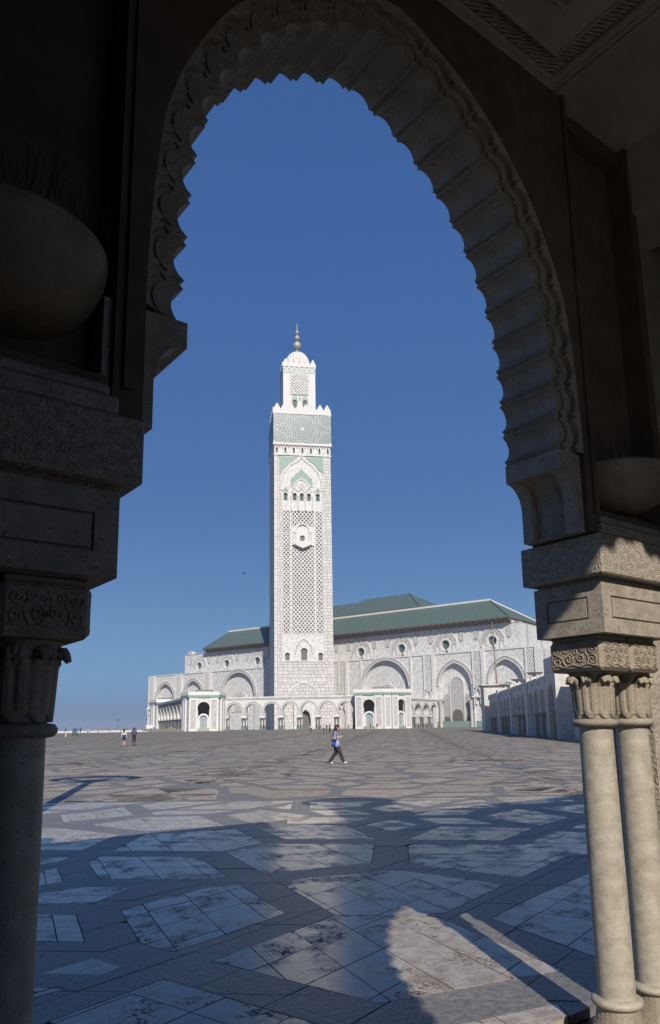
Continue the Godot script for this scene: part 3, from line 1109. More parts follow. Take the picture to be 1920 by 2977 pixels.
func sconce(u0: float, y0: float, hh: float, label: String) -> void:
	var bs := Basis(Vector3.UP, deg_to_rad(36.9))
	var root := thing("wall_lamp", label, "wall lamp", K + bs * Vector3(u0, y0, -0.06), deg_to_rad(36.9), "stone bowl wall lamps")
	var b := mb()
	var pr := []
	for i in 13:
		var a := PI / 2 * i / 12.0
		pr.append(Vector2(0.335 * pow(sin(a), 0.85), hh - hh * cos(a)))
	b.lathe(pr, Vector3.ZERO, 40)
	b.lathe([Vector2(0.335, hh), Vector2(0.329, hh + 0.012), Vector2(0.315, hh + 0.008), Vector2(0.295, hh - 0.05), Vector2(0.0, hh - 0.11)], Vector3.ZERO, 40)
	obj("bowl", b, M.lamp_shell, root)
	var s := mb()
	for i in 70:
		var an := rng.randf_range(-0.15, PI + 0.15)
		var o := Vector3(cos(an) * 0.326, hh + 0.005, sin(an) * 0.326)
		var d := Vector3(rng.randfn(0.0, 0.22) + cos(an) * 0.15, 1.0, rng.randfn(0.0, 0.22) + sin(an) * 0.12).normalized()
		s.tube([o, o + d * rng.randf_range(0.05, 0.19)], [0.0016, 0.0012], 4)
	stuff(obj("bird_spikes", s, M.spike, root))

func build_portico() -> void:
	var root := thing("portico", "shadowed stone portico with a many-lobed arch framing the view", "portico", K, deg_to_rad(36.9))
	pier(root, 0.0, 0.56, -1.0)
	pier(root, -3.29, -2.73, 1.0)
	arch_wall(root, "front_arch", 0.0, true)
	arch_wall(root, "rear_arch", 3.25, false)
	# recesses beside the arch, walls and beams
	for s in [[0.0, 0.66], [-3.39, -2.73]]:
		var b := mb()
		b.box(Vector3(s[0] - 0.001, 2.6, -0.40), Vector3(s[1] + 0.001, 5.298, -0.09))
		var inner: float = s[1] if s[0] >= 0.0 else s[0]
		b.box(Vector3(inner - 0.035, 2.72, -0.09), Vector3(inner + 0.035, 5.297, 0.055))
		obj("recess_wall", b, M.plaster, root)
	for s in [[0.004, 0.624], [-3.354, -2.734]]:
		var fr := mb()
		fr.box(Vector3(s[0], 2.701, -0.088), Vector3(s[1], 2.735, 0.05))
		obj("recess_sill", fr, M.plaster, root)
		var ft := mb()
		ft.box(Vector3(s[0], 5.20, -0.088), Vector3(s[1], 5.296, 0.0))
		obj("frame_moulding", ft, M.plaster, root)
	for x in [-0.068, -2.69]:
		var vr := mb()
		vr.box(Vector3(x, 2.701, 0.06), Vector3(x + 0.028, 5.29, 0.078))
		vr.box(Vector3(x + 0.028, 2.701, 0.06), Vector3(x + 0.046, 5.29, 0.068))
		obj("vertical_moulding", vr, M.plaster, root)
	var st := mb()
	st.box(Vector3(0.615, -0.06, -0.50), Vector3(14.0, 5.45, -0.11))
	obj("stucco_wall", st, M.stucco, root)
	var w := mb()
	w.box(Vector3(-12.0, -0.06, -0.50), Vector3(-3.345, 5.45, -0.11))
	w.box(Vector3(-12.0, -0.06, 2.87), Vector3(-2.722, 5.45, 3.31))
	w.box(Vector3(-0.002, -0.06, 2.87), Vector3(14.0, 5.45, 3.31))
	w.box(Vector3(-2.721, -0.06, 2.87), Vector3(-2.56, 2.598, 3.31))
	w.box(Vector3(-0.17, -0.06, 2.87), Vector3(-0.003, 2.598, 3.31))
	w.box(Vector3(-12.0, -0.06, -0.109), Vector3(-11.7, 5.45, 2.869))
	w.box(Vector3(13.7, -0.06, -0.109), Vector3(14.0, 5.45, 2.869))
	obj("unseen_outer_wall", w, M.plaster, root)  # rear and end walls out of view, added closed to keep the gallery dark
	for x in [0.66, -3.85]:
		var bm := mb()
		bm.box(Vector3(x, 4.82, -0.108), Vector3(x + 0.44, 5.45, 2.868))
		obj("cross_beam", bm, M.ceiling, root)
	# ceiling: flat soffit with a coffered field
	var c := mb()
	c.box(Vector3(-0.088, 5.302, -0.108), Vector3(0.659, 5.45, 2.868))
	c.box(Vector3(-3.399, 5.302, -0.108), Vector3(-2.642, 5.45, 2.868))
	c.box(Vector3(1.101, 5.30, -0.108), Vector3(13.699, 5.45, 2.868))
	c.box(Vector3(-11.699, 5.30, -0.108), Vector3(-3.851, 5.45, 2.868))
	c.box(Vector3(-2.641, 5.42, -0.108), Vector3(-0.089, 5.45, 2.868))
	obj("ceiling", c, M.ceiling, root)
	var mo := mb()
	var ring := func(a: float, e: float, y0: float, y1: float) -> void:
		var x0 := -2.641 + a
		var x1 := -0.089 - a
		var z0 := 0.005 + a
		var z1 := 2.86 - a
		var t := e - a
		mo.box(Vector3(x0, y0, z0), Vector3(x1, y1, z0 + t))
		mo.box(Vector3(x0, y0, z1 - t), Vector3(x1, y1, z1))
		mo.box(Vector3(x0, y0, z0 + t), Vector3(x0 + t, y1, z1 - t))
		mo.box(Vector3(x1 - t, y0, z0 + t), Vector3(x1, y1, z1 - t))
	ring.call(0.0, 0.018, 5.296, 5.419)
	ring.call(0.026, 0.05, 5.304, 5.419)
	ring.call(0.05, 0.095, 5.318, 5.419)
	ring.call(0.20, 0.212, 5.315, 5.419)
	ring.call(0.212, 0.40, 5.330, 5.419)
	ring.call(0.40, 0.416, 5.318, 5.419)
	obj("ceiling_moulding", mo, M.ceiling, root)
	var la := mb()
	la.t = Transform3D(Basis(Vector3(1, 0, 0), Vector3(0, 0, 1), Vector3(0, -1, 0)), Vector3(0, 0, 0))
	for r in [[-2.54, -0.19, 0.105, 0.205], [-2.54, -0.19, 2.66, 2.76], [-2.54, -2.44, 0.205, 2.66], [-0.29, -0.19, 0.205, 2.66]]:
		lattice(la, r[0], r[1], r[2], r[3], 0.036, 0.006, -5.40, -5.345, 1.0)
		lattice(la, r[0], r[1], r[2], r[3], 0.054, 0.007, -5.40, -5.338, 0.5)
		studs(la, PackedVector2Array([Vector2(r[0], r[2]), Vector2(r[1], r[2]), Vector2(r[1], r[3]), Vector2(r[0], r[3])]), PackedVector2Array(), 0.034, 0.016, -5.41, -5.36)
	stuff(obj("ceiling_lattice", la, M.ceiling, root))
	for i in 4:
		for j in 4:
			var co := mb()
			var x0 := -2.2 + i * 0.425
			var z0 := 0.44 + j * 0.5
			for k in 3:
				var a := 0.03 + k * 0.035
				var y0 := 5.335 + k * 0.022
				var x1 := x0 + 0.42 - a
				var z1 := z0 + 0.49 - a
				var xa := x0 + a
				var za := z0 + a
				var t := 0.022
				co.box(Vector3(xa, y0, za), Vector3(x1, 5.418, za + t))
				co.box(Vector3(xa, y0, z1 - t), Vector3(x1, 5.418, z1))
				co.box(Vector3(xa, y0, za + t), Vector3(xa + t, 5.418, z1 - t))
				co.box(Vector3(x1 - t, y0, za + t), Vector3(x1, 5.418, z1 - t))
			obj("coffer", co, M.ceiling, root)
	var rf := mb()
	rf.box(Vector3(-12.0, 5.451, -0.50), Vector3(14.0, 5.95, 3.31))
	rf.box(Vector3(-12.0, 5.951, -0.49), Vector3(-0.7, 6.55, -0.25))
	rf.box(Vector3(-12.0, 6.551, -0.49), Vector3(-4.4, 7.0, -0.25))
	rf.cbox(Vector3(0.9, 5.951, -0.48), Vector3(2.1, 6.86, 0.5), 0.02)
	obj("roof", rf, M.plaster, root)
	var fl := mb()
	fl.box(Vector3(-12.0, -0.2, -0.555), Vector3(14.0, -0.06, 3.6))
	obj("portico_floor", fl, M.granite0, root)
	roof_bowl(root, Vector3(1.5, 6.86, -0.05))
	sconce(0.335, 2.775, 0.235, "stone bowl wall lamp above the sunlit columns, wire spikes on its rim")
	sconce(-3.065, 2.845, 0.27, "large stone bowl wall lamp in deep shadow, wire spikes on its rim")

func roof_bowl(root: Node3D, at: Vector3) -> void:
	var p := mb()
	p.cbox(at + Vector3(-0.5, 0.0, -0.5), at + Vector3(0.5, 0.62, 0.5), 0.02)
	p.lathe([Vector2(0.42, 0.62), Vector2(0.36, 0.68), Vector2(0.30, 0.78), Vector2(0.30, 0.86)], at, 16)
	var o := obj("lamp_post_block", p, M.cream, root)
	var b := mb()
	b.lathe([Vector2(0.30, 0.86), Vector2(0.62, 0.95), Vector2(0.88, 1.06), Vector2(1.03, 1.16), Vector2(1.05, 1.20), Vector2(1.0, 1.20), Vector2(0.8, 1.12), Vector2(0.0, 1.02)], at, 28)
	obj("lamp_bowl", b, M.concrete, o)

# ---------- minaret ----------
func merlon(w: float, h: float, d: float, steps: int) -> MB:
	var poly := PackedVector2Array()
	var base := h * 0.18
	poly.append(Vector2(-w * 0.5, 0)); poly.append(Vector2(w * 0.5, 0))
	var right := []
	for i in steps:
		var x := lerpf(w * 0.5, w * 0.11, float(i) / (steps - 1))
		var y0 := base + (h - base) * i / steps
		var y1 := base + (h - base) * (i + 1) / steps
		right.append(Vector2(x, y0)); right.append(Vector2(x, y1))
	for p in right:
		poly.append(p)
	for i in range(right.size() - 1, -1, -1):
		poly.append(Vector2(-right[i].x, right[i].y))
	var b := mb()
	b.ext(poly, -d * 0.5, d * 0.5)
	return b

func place(m: Mesh, called: String, parent: Node3D, at: Vector3, turn := 0.0) -> MeshInstance3D:
	var o := MeshInstance3D.new()
	o.name = called
	o.mesh = m
	parent.add_child(o, true)
	o.position = at
	o.rotation.y = turn
	return o

func crown(root: Node3D, x0: float, x1: float, z0: float, z1: float, y: float, count: int, h: float) -> void:
	# stepped merlons on all four sides of a square parapet
	var w := (x1 - x0) / count
	var b := merlon(w * 0.985, h, 0.7, 6)
	var m := b.mesh()
	m.surface_set_material(0, M.marble_white)
	for i in count:
		var f := (i + 0.5) * w
		place(m, "merlon", root, Vector3(x0 + f, y, z1 - 0.36))
		place(m, "merlon", root, Vector3(x0 + f, y, z0 + 0.36), PI)
		if i > 0 and i < count - 1:
			place(m, "merlon", root, Vector3(x0 + 0.36, y, z0 + f), -PI / 2)
			place(m, "merlon", root, Vector3(x1 - 0.36, y, z0 + f), PI / 2)

func lobed(b: MB, pts: Array, w: float, z0: float, z1: float, step: float) -> void:
	# scalloped moulding: a row of small overlapping blocks along a line
	for i in pts.size() - 1:
		var a: Vector2 = pts[i]
		var e: Vector2 = pts[i + 1]
		var n := int(ceil(a.distance_to(e) / step))
		for k in n:
			var p := a.lerp(e, (k + 0.5) / n)
			var s := w * 0.5 * (1.0 if k % 2 == 0 else 0.72)
			b.box(Vector3(p.x - s, p.y - s, z0), Vector3(p.x + s, p.y + s, z1 if k % 2 == 0 else z1 - 0.12))

func build_minaret() -> void:
	var W := 24.1
	var root := thing("minaret", "tall square white marble minaret with green tilework and a domed lantern", "minaret", Vector3(-21.35, 0, -300.0), deg_to_rad(9.0))
	var core := mb()
	core.box(Vector3(0.12, 0, -W + 0.12), Vector3(W - 0.12, 133.0, -0.95))
	obj("shaft_core", core, M.marble_white, root)
	# shadowed side: plain block courses
	var sb := mb()
	sb.t = Transform3D(Basis(Vector3(0, 0, 1), Vector3(0, 1, 0), Vector3(-1, 0, 0)), Vector3(0, 0, -W))
	blocks(sb, 0.0, W - 0.2, 0.8, 115.0, 1.35, 2.6, -0.13, 0.0, 0.74, 0.08)
	sb.t = Transform3D(Basis(Vector3(0, 0, -1), Vector3(0, 1, 0), Vector3(1, 0, 0)), Vector3(W, 0, 0))
	blocks(sb, 0.2, W, 0.8, 115.0, 1.35, 2.6, -0.13, 0.0, 0.74, 0.08)
	stuff(obj("side_masonry", sb, M.tint, root))
	var fb := mb()
	blocks(fb, 0.0, 1.35, 0.8, 115.0, 2.7, 1.4, -0.95, 0.0, 0.80, 0.05)
	blocks(fb, 1.35, 3.35, 27.6, 115.0, 1.35, 1.1, -0.95, -0.25, 0.76, 0.10)
	blocks(fb, 20.3, W, 27.6, 115.0, 1.35, 1.6, -0.95, -0.06, 0.77, 0.10)
	blocks(fb, 1.35, W, 0.8, 27.6, 1.35, 1.9, -0.95, -0.06, 0.77, 0.11)
	stuff(obj("front_masonry", fb, M.tint, root))
	# low blind arch and ledges of the base
	var ba := mb()
	ba.band(11.8, half("point", 7.0, 10.0, 19.0), 0.0, 0.7, -0.1, 0.12)
	ba.box(Vector3(2.0, 19.4, -0.1), Vector3(22.0, 19.75, 0.1))
	ba.box(Vector3(2.9, 27.45, -0.3), Vector3(21.0, 27.9, 0.16))
	obj("base_moulding", ba, M.marble, root)
	# portal porch at the foot, seen through the arcade
	var po := node("portal", root)
	var pw := mb()
	pw.wall(7.6, 16.6, 0.5, 10.4, 1.6, 2.4, [{"c": 12.1, "half": half("horse", 2.5, 0.5, 8.6)}], true)
	pw.box(Vector3(7.6, 0.5, 0.0), Vector3(8.4, 10.4, 1.6))
	pw.box(Vector3(15.8, 0.5, 0.0), Vector3(16.6, 10.4, 1.6))
	pw.box(Vector3(8.4, 9.8, 0.0), Vector3(15.8, 10.4, 1.6))
	obj("portal_wall", pw, M.marble, po)
	var pdo := mb()
	pdo.ext(outline(12.1, half("horse", 2.6, 0.5, 8.8)), 0.0, 0.2)
	obj("portal_door", pdo, M.door, po)
	var pz := mb()
	lobed(pz, [Vector2(9.9, 5.0), Vector2(10.2, 7.2), Vector2(12.1, 8.7), Vector2(14.0, 7.2), Vector2(14.3, 5.0)], 0.6, 2.35, 2.7, 0.55)
	obj("portal_moulding", pz, M.marble_white, po)
	# row of three openings at the foot of the lattice panels
	var ops := [{"c": 5.3, "half": half("horse", 1.0, 28.0, 31.1)}, {"c": 12.1, "half": half("horse", 1.4, 28.0, 33.0)}, {"c": 18.8, "half": half("horse", 1.0, 28.0, 31.1)}]
	var ow := mb()
	ow.wall(3.35, 20.3, 27.9, 38.4, -0.95, -0.28, ops, false)
	obj("window_wall", ow, M.marble, root)
	for o in ops:
		var g := mb()
		g.ext(outline(o.c, o.half), -1.2, -0.93)
		var wn := obj("window", g, M.door, root)
		var fr := mb()
		fr.band(o.c, o.half, 0.0, 0.35, -0.28, -0.12)
		obj("window_frame", fr, M.marble_white, wn)
	var ra := mb()
	lobed(ra, [Vector2(8.6, 30.5), Vector2(9.0, 33.5), Vector2(10.5, 35.6), Vector2(12.0, 36.6), Vector2(13.5, 35.6), Vector2(15.0, 33.5), Vector2(15.4, 30.5)], 0.5, -0.3, -0.05, 0.42)
	obj("lobed_moulding", ra, M.marble_grey, root)
	# lattice panels
	for p in [["side_lattice", 3.45, 6.55, 31.4, 94.6], ["side_lattice", 17.2, 20.2, 31.4, 94.6], ["centre_lattice", 7.3, 16.55, 38.6, 74.8], ["centre_lattice", 7.3, 16.55, 83.6, 90.2]]:
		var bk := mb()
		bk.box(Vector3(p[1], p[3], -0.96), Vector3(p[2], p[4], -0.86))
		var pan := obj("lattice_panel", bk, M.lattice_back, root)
		var lt := mb()
		lattice(lt, p[1], p[2], p[3], p[4], 1.55, 0.40, -0.87, -0.38, 1.15)
		stuff(obj(p[0], lt, M.marble, pan))
		# clusters of near-black lozenges: shade of the net's holes put into the colour
		var dk := mb()
		var lf := mb()
		var ux: float = 1.55
		var uy: float = 1.55 * 1.15
		var cx: float = (p[1] + p[2]) * 0.5
		var cols := int((p[2] - p[1]) / ux)
		var rows := int((p[4] - p[3]) / (uy * 0.5))
		for j in rows:
			for i in range(-cols, cols + 1):
				if (i + j) % 2 != 0:
					continue
				var x: float = cx + i * ux * 0.5
				var y: float = p[4] - (j + 0.5) * uy * 0.5
				if x < p[1] + 0.4 or x > p[2] - 0.4:
					continue
				var on := false
				if p[0] == "side_lattice":
					var q := j % 18
					on = (absi(i) + absi(q - 5)) <= 4 or (absi(i) <= 1 and absi(q - 13) < 2)
				else:
					var q2 := (j + (6 if p[3] < 80.0 else 22)) % 44
					var dd := absi(i) + absi(q2 - 22)
					on = (dd < 16 and (dd % 5 != 3)) or dd < 3
					on = on or (q2 < 6 and absi(i) < 8 - q2)
				if on:
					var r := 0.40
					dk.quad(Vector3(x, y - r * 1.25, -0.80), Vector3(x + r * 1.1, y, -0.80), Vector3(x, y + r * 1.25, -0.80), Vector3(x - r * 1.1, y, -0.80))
				else:
					lf.quad(Vector3(x, y - 0.6, -0.80), Vector3(x + 0.5, y, -0.80), Vector3(x, y + 0.6, -0.80), Vector3(x - 0.5, y, -0.80))
					var s2 := 0.17
					lf.box(Vector3(x - s2, y - s2, -0.80), Vector3(x + s2, y + s2, -0.5))
		stuff(obj("stone_lozenges", lf, M.marble_grey, pan))
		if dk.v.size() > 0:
			stuff(obj("hole_shade_lozenges", dk, M.hole_shade_and_hub, pan))
	var dv := mb()
	for x in [6.6, 16.6]:
		dv.box(Vector3(x, 28.0 if x < 0 else 38.4, -0.95), Vector3(x + 0.6, 95.0, -0.18))
	for x in [3.35, 20.18]:
		dv.box(Vector3(x - 0.02, 31.2, -0.95), Vector3(x + 0.14, 94.8, -0.2))
	dv.box(Vector3(3.4, 38.35, -0.9), Vector3(20.2, 38.7, -0.16))
	obj("panel_frame", dv, M.marble_white, root)
	# balcony aedicule half-way up
	var bal := node("balcony", root)
	var bw := mb()
	bw.wall(7.25, 16.6, 75.6, 83.6, -0.9, -0.25, [{"c": 11.75, "half": half("horse", 1.05, 76.8, 79.9)}], false)
	obj("balcony_wall", bw, M.marble_white, bal)
	var bh := mb()
	bh.band(11.75, half("point", 2.9, 77.5, 84.6), 0.0, 0.6, -0.25, 0.15, 1)
	for x in [8.1, 9.0, 14.5, 15.4]:
		bh.lathe([Vector2(0.28, 75.8), Vector2(0.25, 80.6), Vector2(0.42, 81.3)], Vector3(x, 0, -0.05), 8)
	obj("balcony_arch", bh, M.marble_white, bal)
	var bg := mb()
	bg.ext(outline(11.75, half("horse", 1.05, 76.8, 79.9)), -1.0, -0.85)
	obj("balcony_window", bg, M.door, bal)
	var bs := mb()
	bs.ext(PackedVector2Array([Vector2(8.4, 76.2), Vector2(15.2, 76.2), Vector2(15.2, 75.7), Vector2(13.6, 74.9), Vector2(11.8, 74.1), Vector2(10.0, 74.9), Vector2(8.4, 75.7)]), -0.9, 1.5)
	bs.box(Vector3(8.4, 76.2, 1.25), Vector3(15.2, 77.1, 1.5))
	obj("balcony_floor", bs, M.marble_white, bal)
	# windowed stage under the green tilework
	var st := mb()
	var xs := [4.8, 8.6, 11.62, 14.64, 18.4]
	var ops2 := []
	for i in 5:
		ops2.append({"c": xs[i], "half": half("horse", 0.82, 94.9, 98.1)})
	st.wall(3.35, 20.3, 90.3, 115.0, -0.95, -0.30, ops2, false)
	obj("upper_stage_wall", st, M.marble, root)
	for i in 5:
		var wg := mb()
		wg.ext(outline(xs[i], ops2[i].half), -1.2, -0.93)
		var wo := obj("window", wg, M.glass, root)
		var wf := mb()
		wf.band(xs[i], ops2[i].half, 0.0, 0.22, -0.30, -0.12)
		lobed(wf, [Vector2(xs[i] - 1.25, 98.6), Vector2(xs[i], 100.6), Vector2(xs[i] + 1.25, 98.6)], 0.42, -0.3, -0.06, 0.4)
		obj("window_frame", wf, M.marble_grey, wo)
	for i in 4:
		var cl := mb()
		var x: float = [7.1, 10.1, 13.13, 16.15][i]
		cl.lathe([Vector2(0.3, 90.5), Vector2(0.2, 91.0), Vector2(0.18, 95.6), Vector2(0.36, 96.4), Vector2(0.36, 96.7)], Vector3(x, 0, -0.02), 8)
		obj("colonnette", cl, M.marble_white, root)
	var gp := mb()
	gp.ext(PackedVector2Array([Vector2(7.0, 100.6), Vector2(7.1, 104.4), Vector2(8.6, 105.6), Vector2(9.7, 107.0), Vector2(10.7, 107.7), Vector2(11.62, 109.2), Vector2(12.5, 107.7), Vector2(13.5, 107.0), Vector2(14.6, 105.6), Vector2(16.2, 104.4), Vector2(16.3, 100.6), Vector2(15.2, 100.4), Vector2(14.6, 102.2), Vector2(13.5, 103.7), Vector2(11.62, 104.6), Vector2(9.8, 103.7), Vector2(8.7, 102.2), Vector2(8.1, 100.4)]), -0.35, -0.2)
	obj("green_tile_panel", gp, M.teal, root)
	for sgn in [-1.0, 1.0]:
		gp = mb()
		var q := PackedVector2Array([Vector2(2.35, 106.4), Vector2(2.35, 114.0), Vector2(9.7, 114.0), Vector2(8.6, 112.6), Vector2(6.4, 111.2), Vector2(4.6, 108.9), Vector2(3.2, 107.6)])
		if sgn > 0:
			for i in q.size():
				q[i].x = 23.3 - q[i].x
		gp.ext(q, -0.30, -0.02 if sgn > 0 else -0.16)
		obj("green_tile_panel", gp, M.teal, root)
		gp = mb()
		gp.ext(PackedVector2Array([Vector2(11.66 + sgn * 6.85 - 0.9, 98.6), Vector2(11.66 + sgn * 6.85, 100.9), Vector2(11.66 + sgn * 6.85 + 0.9, 98.6)]), -0.35, -0.22)
		obj("green_tile_panel", gp, M.teal, root)
	var ml := mb()
	lobed(ml, [Vector2(2.9, 99.5), Vector2(3.0, 103.5), Vector2(4.6, 107.5), Vector2(7.2, 110.7), Vector2(9.9, 112.4), Vector2(11.62, 114.2), Vector2(13.3, 112.4), Vector2(16.0, 110.7), Vector2(18.6, 107.5), Vector2(20.2, 103.5), Vector2(20.3, 99.5)], 0.85, -0.4, 0.06, 0.62)
	lobed(ml, [Vector2(7.4, 98.8), Vector2(8.2, 101.5), Vector2(9.6, 103.4), Vector2(11.62, 104.5), Vector2(13.6, 103.4), Vector2(15.0, 101.5), Vector2(15.8, 98.8)], 0.75, -0.4, 0.04, 0.6)
	lobed(ml, [Vector2(9.6, 99.2), Vector2(10.4, 101.0), Vector2(11.62, 102.4), Vector2(12.8, 101.0), Vector2(13.6, 99.2)], 0.45, -0.4, -0.05, 0.42)
	obj("lobed_moulding", ml, M.marble, root)
	# frieze with small windows and corbel arches
	var fx := []
	for i in 7:
		fx.append(1.15 + i * 3.63)
	var fo := []
	for x in fx:
		fo.append({"c": x, "half": half("round", 0.42, 115.7, 118.0)})
	var fw := mb()
	fw.wall(0.0, W, 115.0, 119.0, -0.95, 0.0, fo, false)
	fw.box(Vector3(-0.25, 114.6, -0.9), Vector3(W + 0.25, 115.05, 0.16))
	for x in fx:
		fw.ext(outline(x, half("round", 0.42, 115.7, 118.0)), -0.99, -0.9)
	obj("frieze_wall", fw, M.marble, root)
	for x in fx:
		var wd := mb()
		wd.ext(outline(x, half("round", 0.41, 115.72, 117.98)), -0.9, -0.55)
		obj("frieze_window", wd, M.glass, root)
	var cb := mb()
	for i in 20:
		var x := 0.6 + i * 1.205
		cb.band(x, half("round", 0.42, 118.3, 119.1), 0.0, 0.2, 0.0, 0.55)
		cb.box(Vector3(x - 0.62, 117.9, 0.0), Vector3(x - 0.40, 118.8, 0.5))
	obj("corbel_row", cb, M.marble_grey, root)
	var cn := mb()
	cn.box(Vector3(-0.5, 119.1, -W - 0.5), Vector3(W + 0.5, 120.1, 0.62))
	cn.box(Vector3(-0.5, 133.05, -W - 0.5), Vector3(W + 0.5, 133.75, 0.62))
	cn.box(Vector3(-0.3, 133.76, -W - 0.3), Vector3(W + 0.3, 134.6, -W + 0.5))
	cn.box(Vector3(-0.3, 133.76, -0.5), Vector3(W + 0.3, 134.6, 0.4))
	cn.box(Vector3(-0.3, 133.76, -W + 0.5), Vector3(0.5, 134.6, -0.5))
	cn.box(Vector3(W - 0.5, 133.76, -W + 0.5), Vector3(W + 0.3, 134.6, -0.5))
	obj("cornice", cn, M.marble_white, root)
	var zb := node("mosaic_band", root, Vector3(0, 120.1, 0))
	var z1 := mb()
	z1.box(Vector3(-0.3, 0.0, -W - 0.3), Vector3(W + 0.3, 12.95, 0.45))
	obj("mosaic_tiles", z1, M.zellige, zb)
	crown(root, -0.3, W + 0.3, -W - 0.3, 0.4, 134.6, 8, 3.2)
	# lantern
	var L0 := 4.45
	var L1 := 18.65
	var lan := node("lantern", root)
	var lz := -5.2
	var lb := mb()
	lb.box(Vector3(L0, 133.0, lz - 14.2), Vector3(L1, 158.0, lz - 0.5))
	lb.wall(L0, L1, 134.0, 155.4, lz - 0.5, lz, [{"c": 9.5, "half": half("horse", 1.0, 138.4, 142.2)}, {"c": 14.0, "half": half("horse", 1.0, 138.4, 142.2)}], false)
	obj("lantern_wall", lb, M.marble_white, lan)
	for x in [9.5, 14.0]:
		var lw := mb()
		lw.ext(outline(x, half("horse", 0.98, 138.42, 142.15)), lz - 0.49, lz - 0.35)
		obj("lantern_window", lw, M.glass, lan)
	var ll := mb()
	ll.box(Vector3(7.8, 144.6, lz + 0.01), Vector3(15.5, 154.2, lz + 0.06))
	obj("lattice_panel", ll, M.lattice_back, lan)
	var l2 := mb()
	lattice(l2, 7.8, 15.5, 144.6, 154.2, 1.28, 0.46, lz + 0.05, lz + 0.45, 1.1)
	stuff(obj("lantern_lattice", l2, M.marble, lan))
	for x in [9.5, 11.75, 14.0]:
		var lg := mb()
		var ww := 1.35 if x != 11.75 else 0.55
		lg.band(x, half("horse", 1.0, 139.4, 142.2), 0.02, 0.5 if x != 11.75 else 0.05, lz, lz + 0.1)
		lg.ext(PackedVector2Array([Vector2(x - ww, 143.0), Vector2(x, 144.9), Vector2(x + ww, 143.0), Vector2(x + ww * 0.8, 142.3), Vector2(x - ww * 0.8, 142.3)]), lz, lz + 0.14)
		obj("lantern_tiles", lg, M.teal, lan)
	var lc := mb()
	lc.box(Vector3(L0 - 0.3, 157.7, lz - 14.5), Vector3(L1 + 0.3, 158.5, lz + 0.35))
	lc.box(Vector3(L0 - 0.15, 154.9, lz - 14.3), Vector3(L1 + 0.15, 155.35, lz + 0.2))
	obj("lantern_cornice", lc, M.marble_white, lan)
	var lm := mb()
	lm.box(Vector3(L0 - 0.1, 155.36, lz - 14.3), Vector3(L1 + 0.1, 157.69, lz + 0.12))
	obj("lantern_mosaic", lm, M.teal, lan)
	var lx := mb()
	lattice(lx, L0, L1, 155.4, 157.65, 2.25, 0.45, lz + 0.12, lz + 0.26, 1.0)
	stuff(obj("lantern_mosaic_net", lx, M.white, lan))
	crown(lan, L0 - 0.2, L1 + 0.2, lz - 14.4, lz + 0.2, 158.5, 6, 2.9)
	var axis := Vector3((L0 + L1) * 0.5, 0, lz - 7.1)
	var dm := mb()
	var dp := []
	for i in 11:
		var a := PI / 2 * i / 10.0
		dp.append(Vector2(5.75 * cos(a), 161.4 + 7.0 * sin(a)))
	dm.lathe([Vector2(5.75, 158.4), Vector2(5.75, 161.3)], axis, 64, 24, 0.06)
	dm.lathe(dp, axis, 96, 24, 0.07)
	obj("dome", dm, M.marble_white, lan)
	var ball := func(y: float, r: float) -> void:
		var bb := mb()
		var pr := []
		for i in 13:
			var a := -PI / 2 + PI * i / 12.0
			pr.append(Vector2(maxf(0.02, r * cos(a)), y + r * sin(a)))
		bb.lathe(pr, axis, 20)
		obj("finial_ball", bb, M.bronze, lan)
	ball.call(171.7, 1.85)
	ball.call(175.4, 1.22)
	ball.call(178.2, 0.87)
	var sp := mb()
	sp.lathe([Vector2(0.35, 168.0), Vector2(0.3, 176.0), Vector2(0.22, 179.0), Vector2(0.16, 181.5), Vector2(0.03, 183.1)], axis, 8)
	obj("finial_spire", sp, M.bronze, lan)

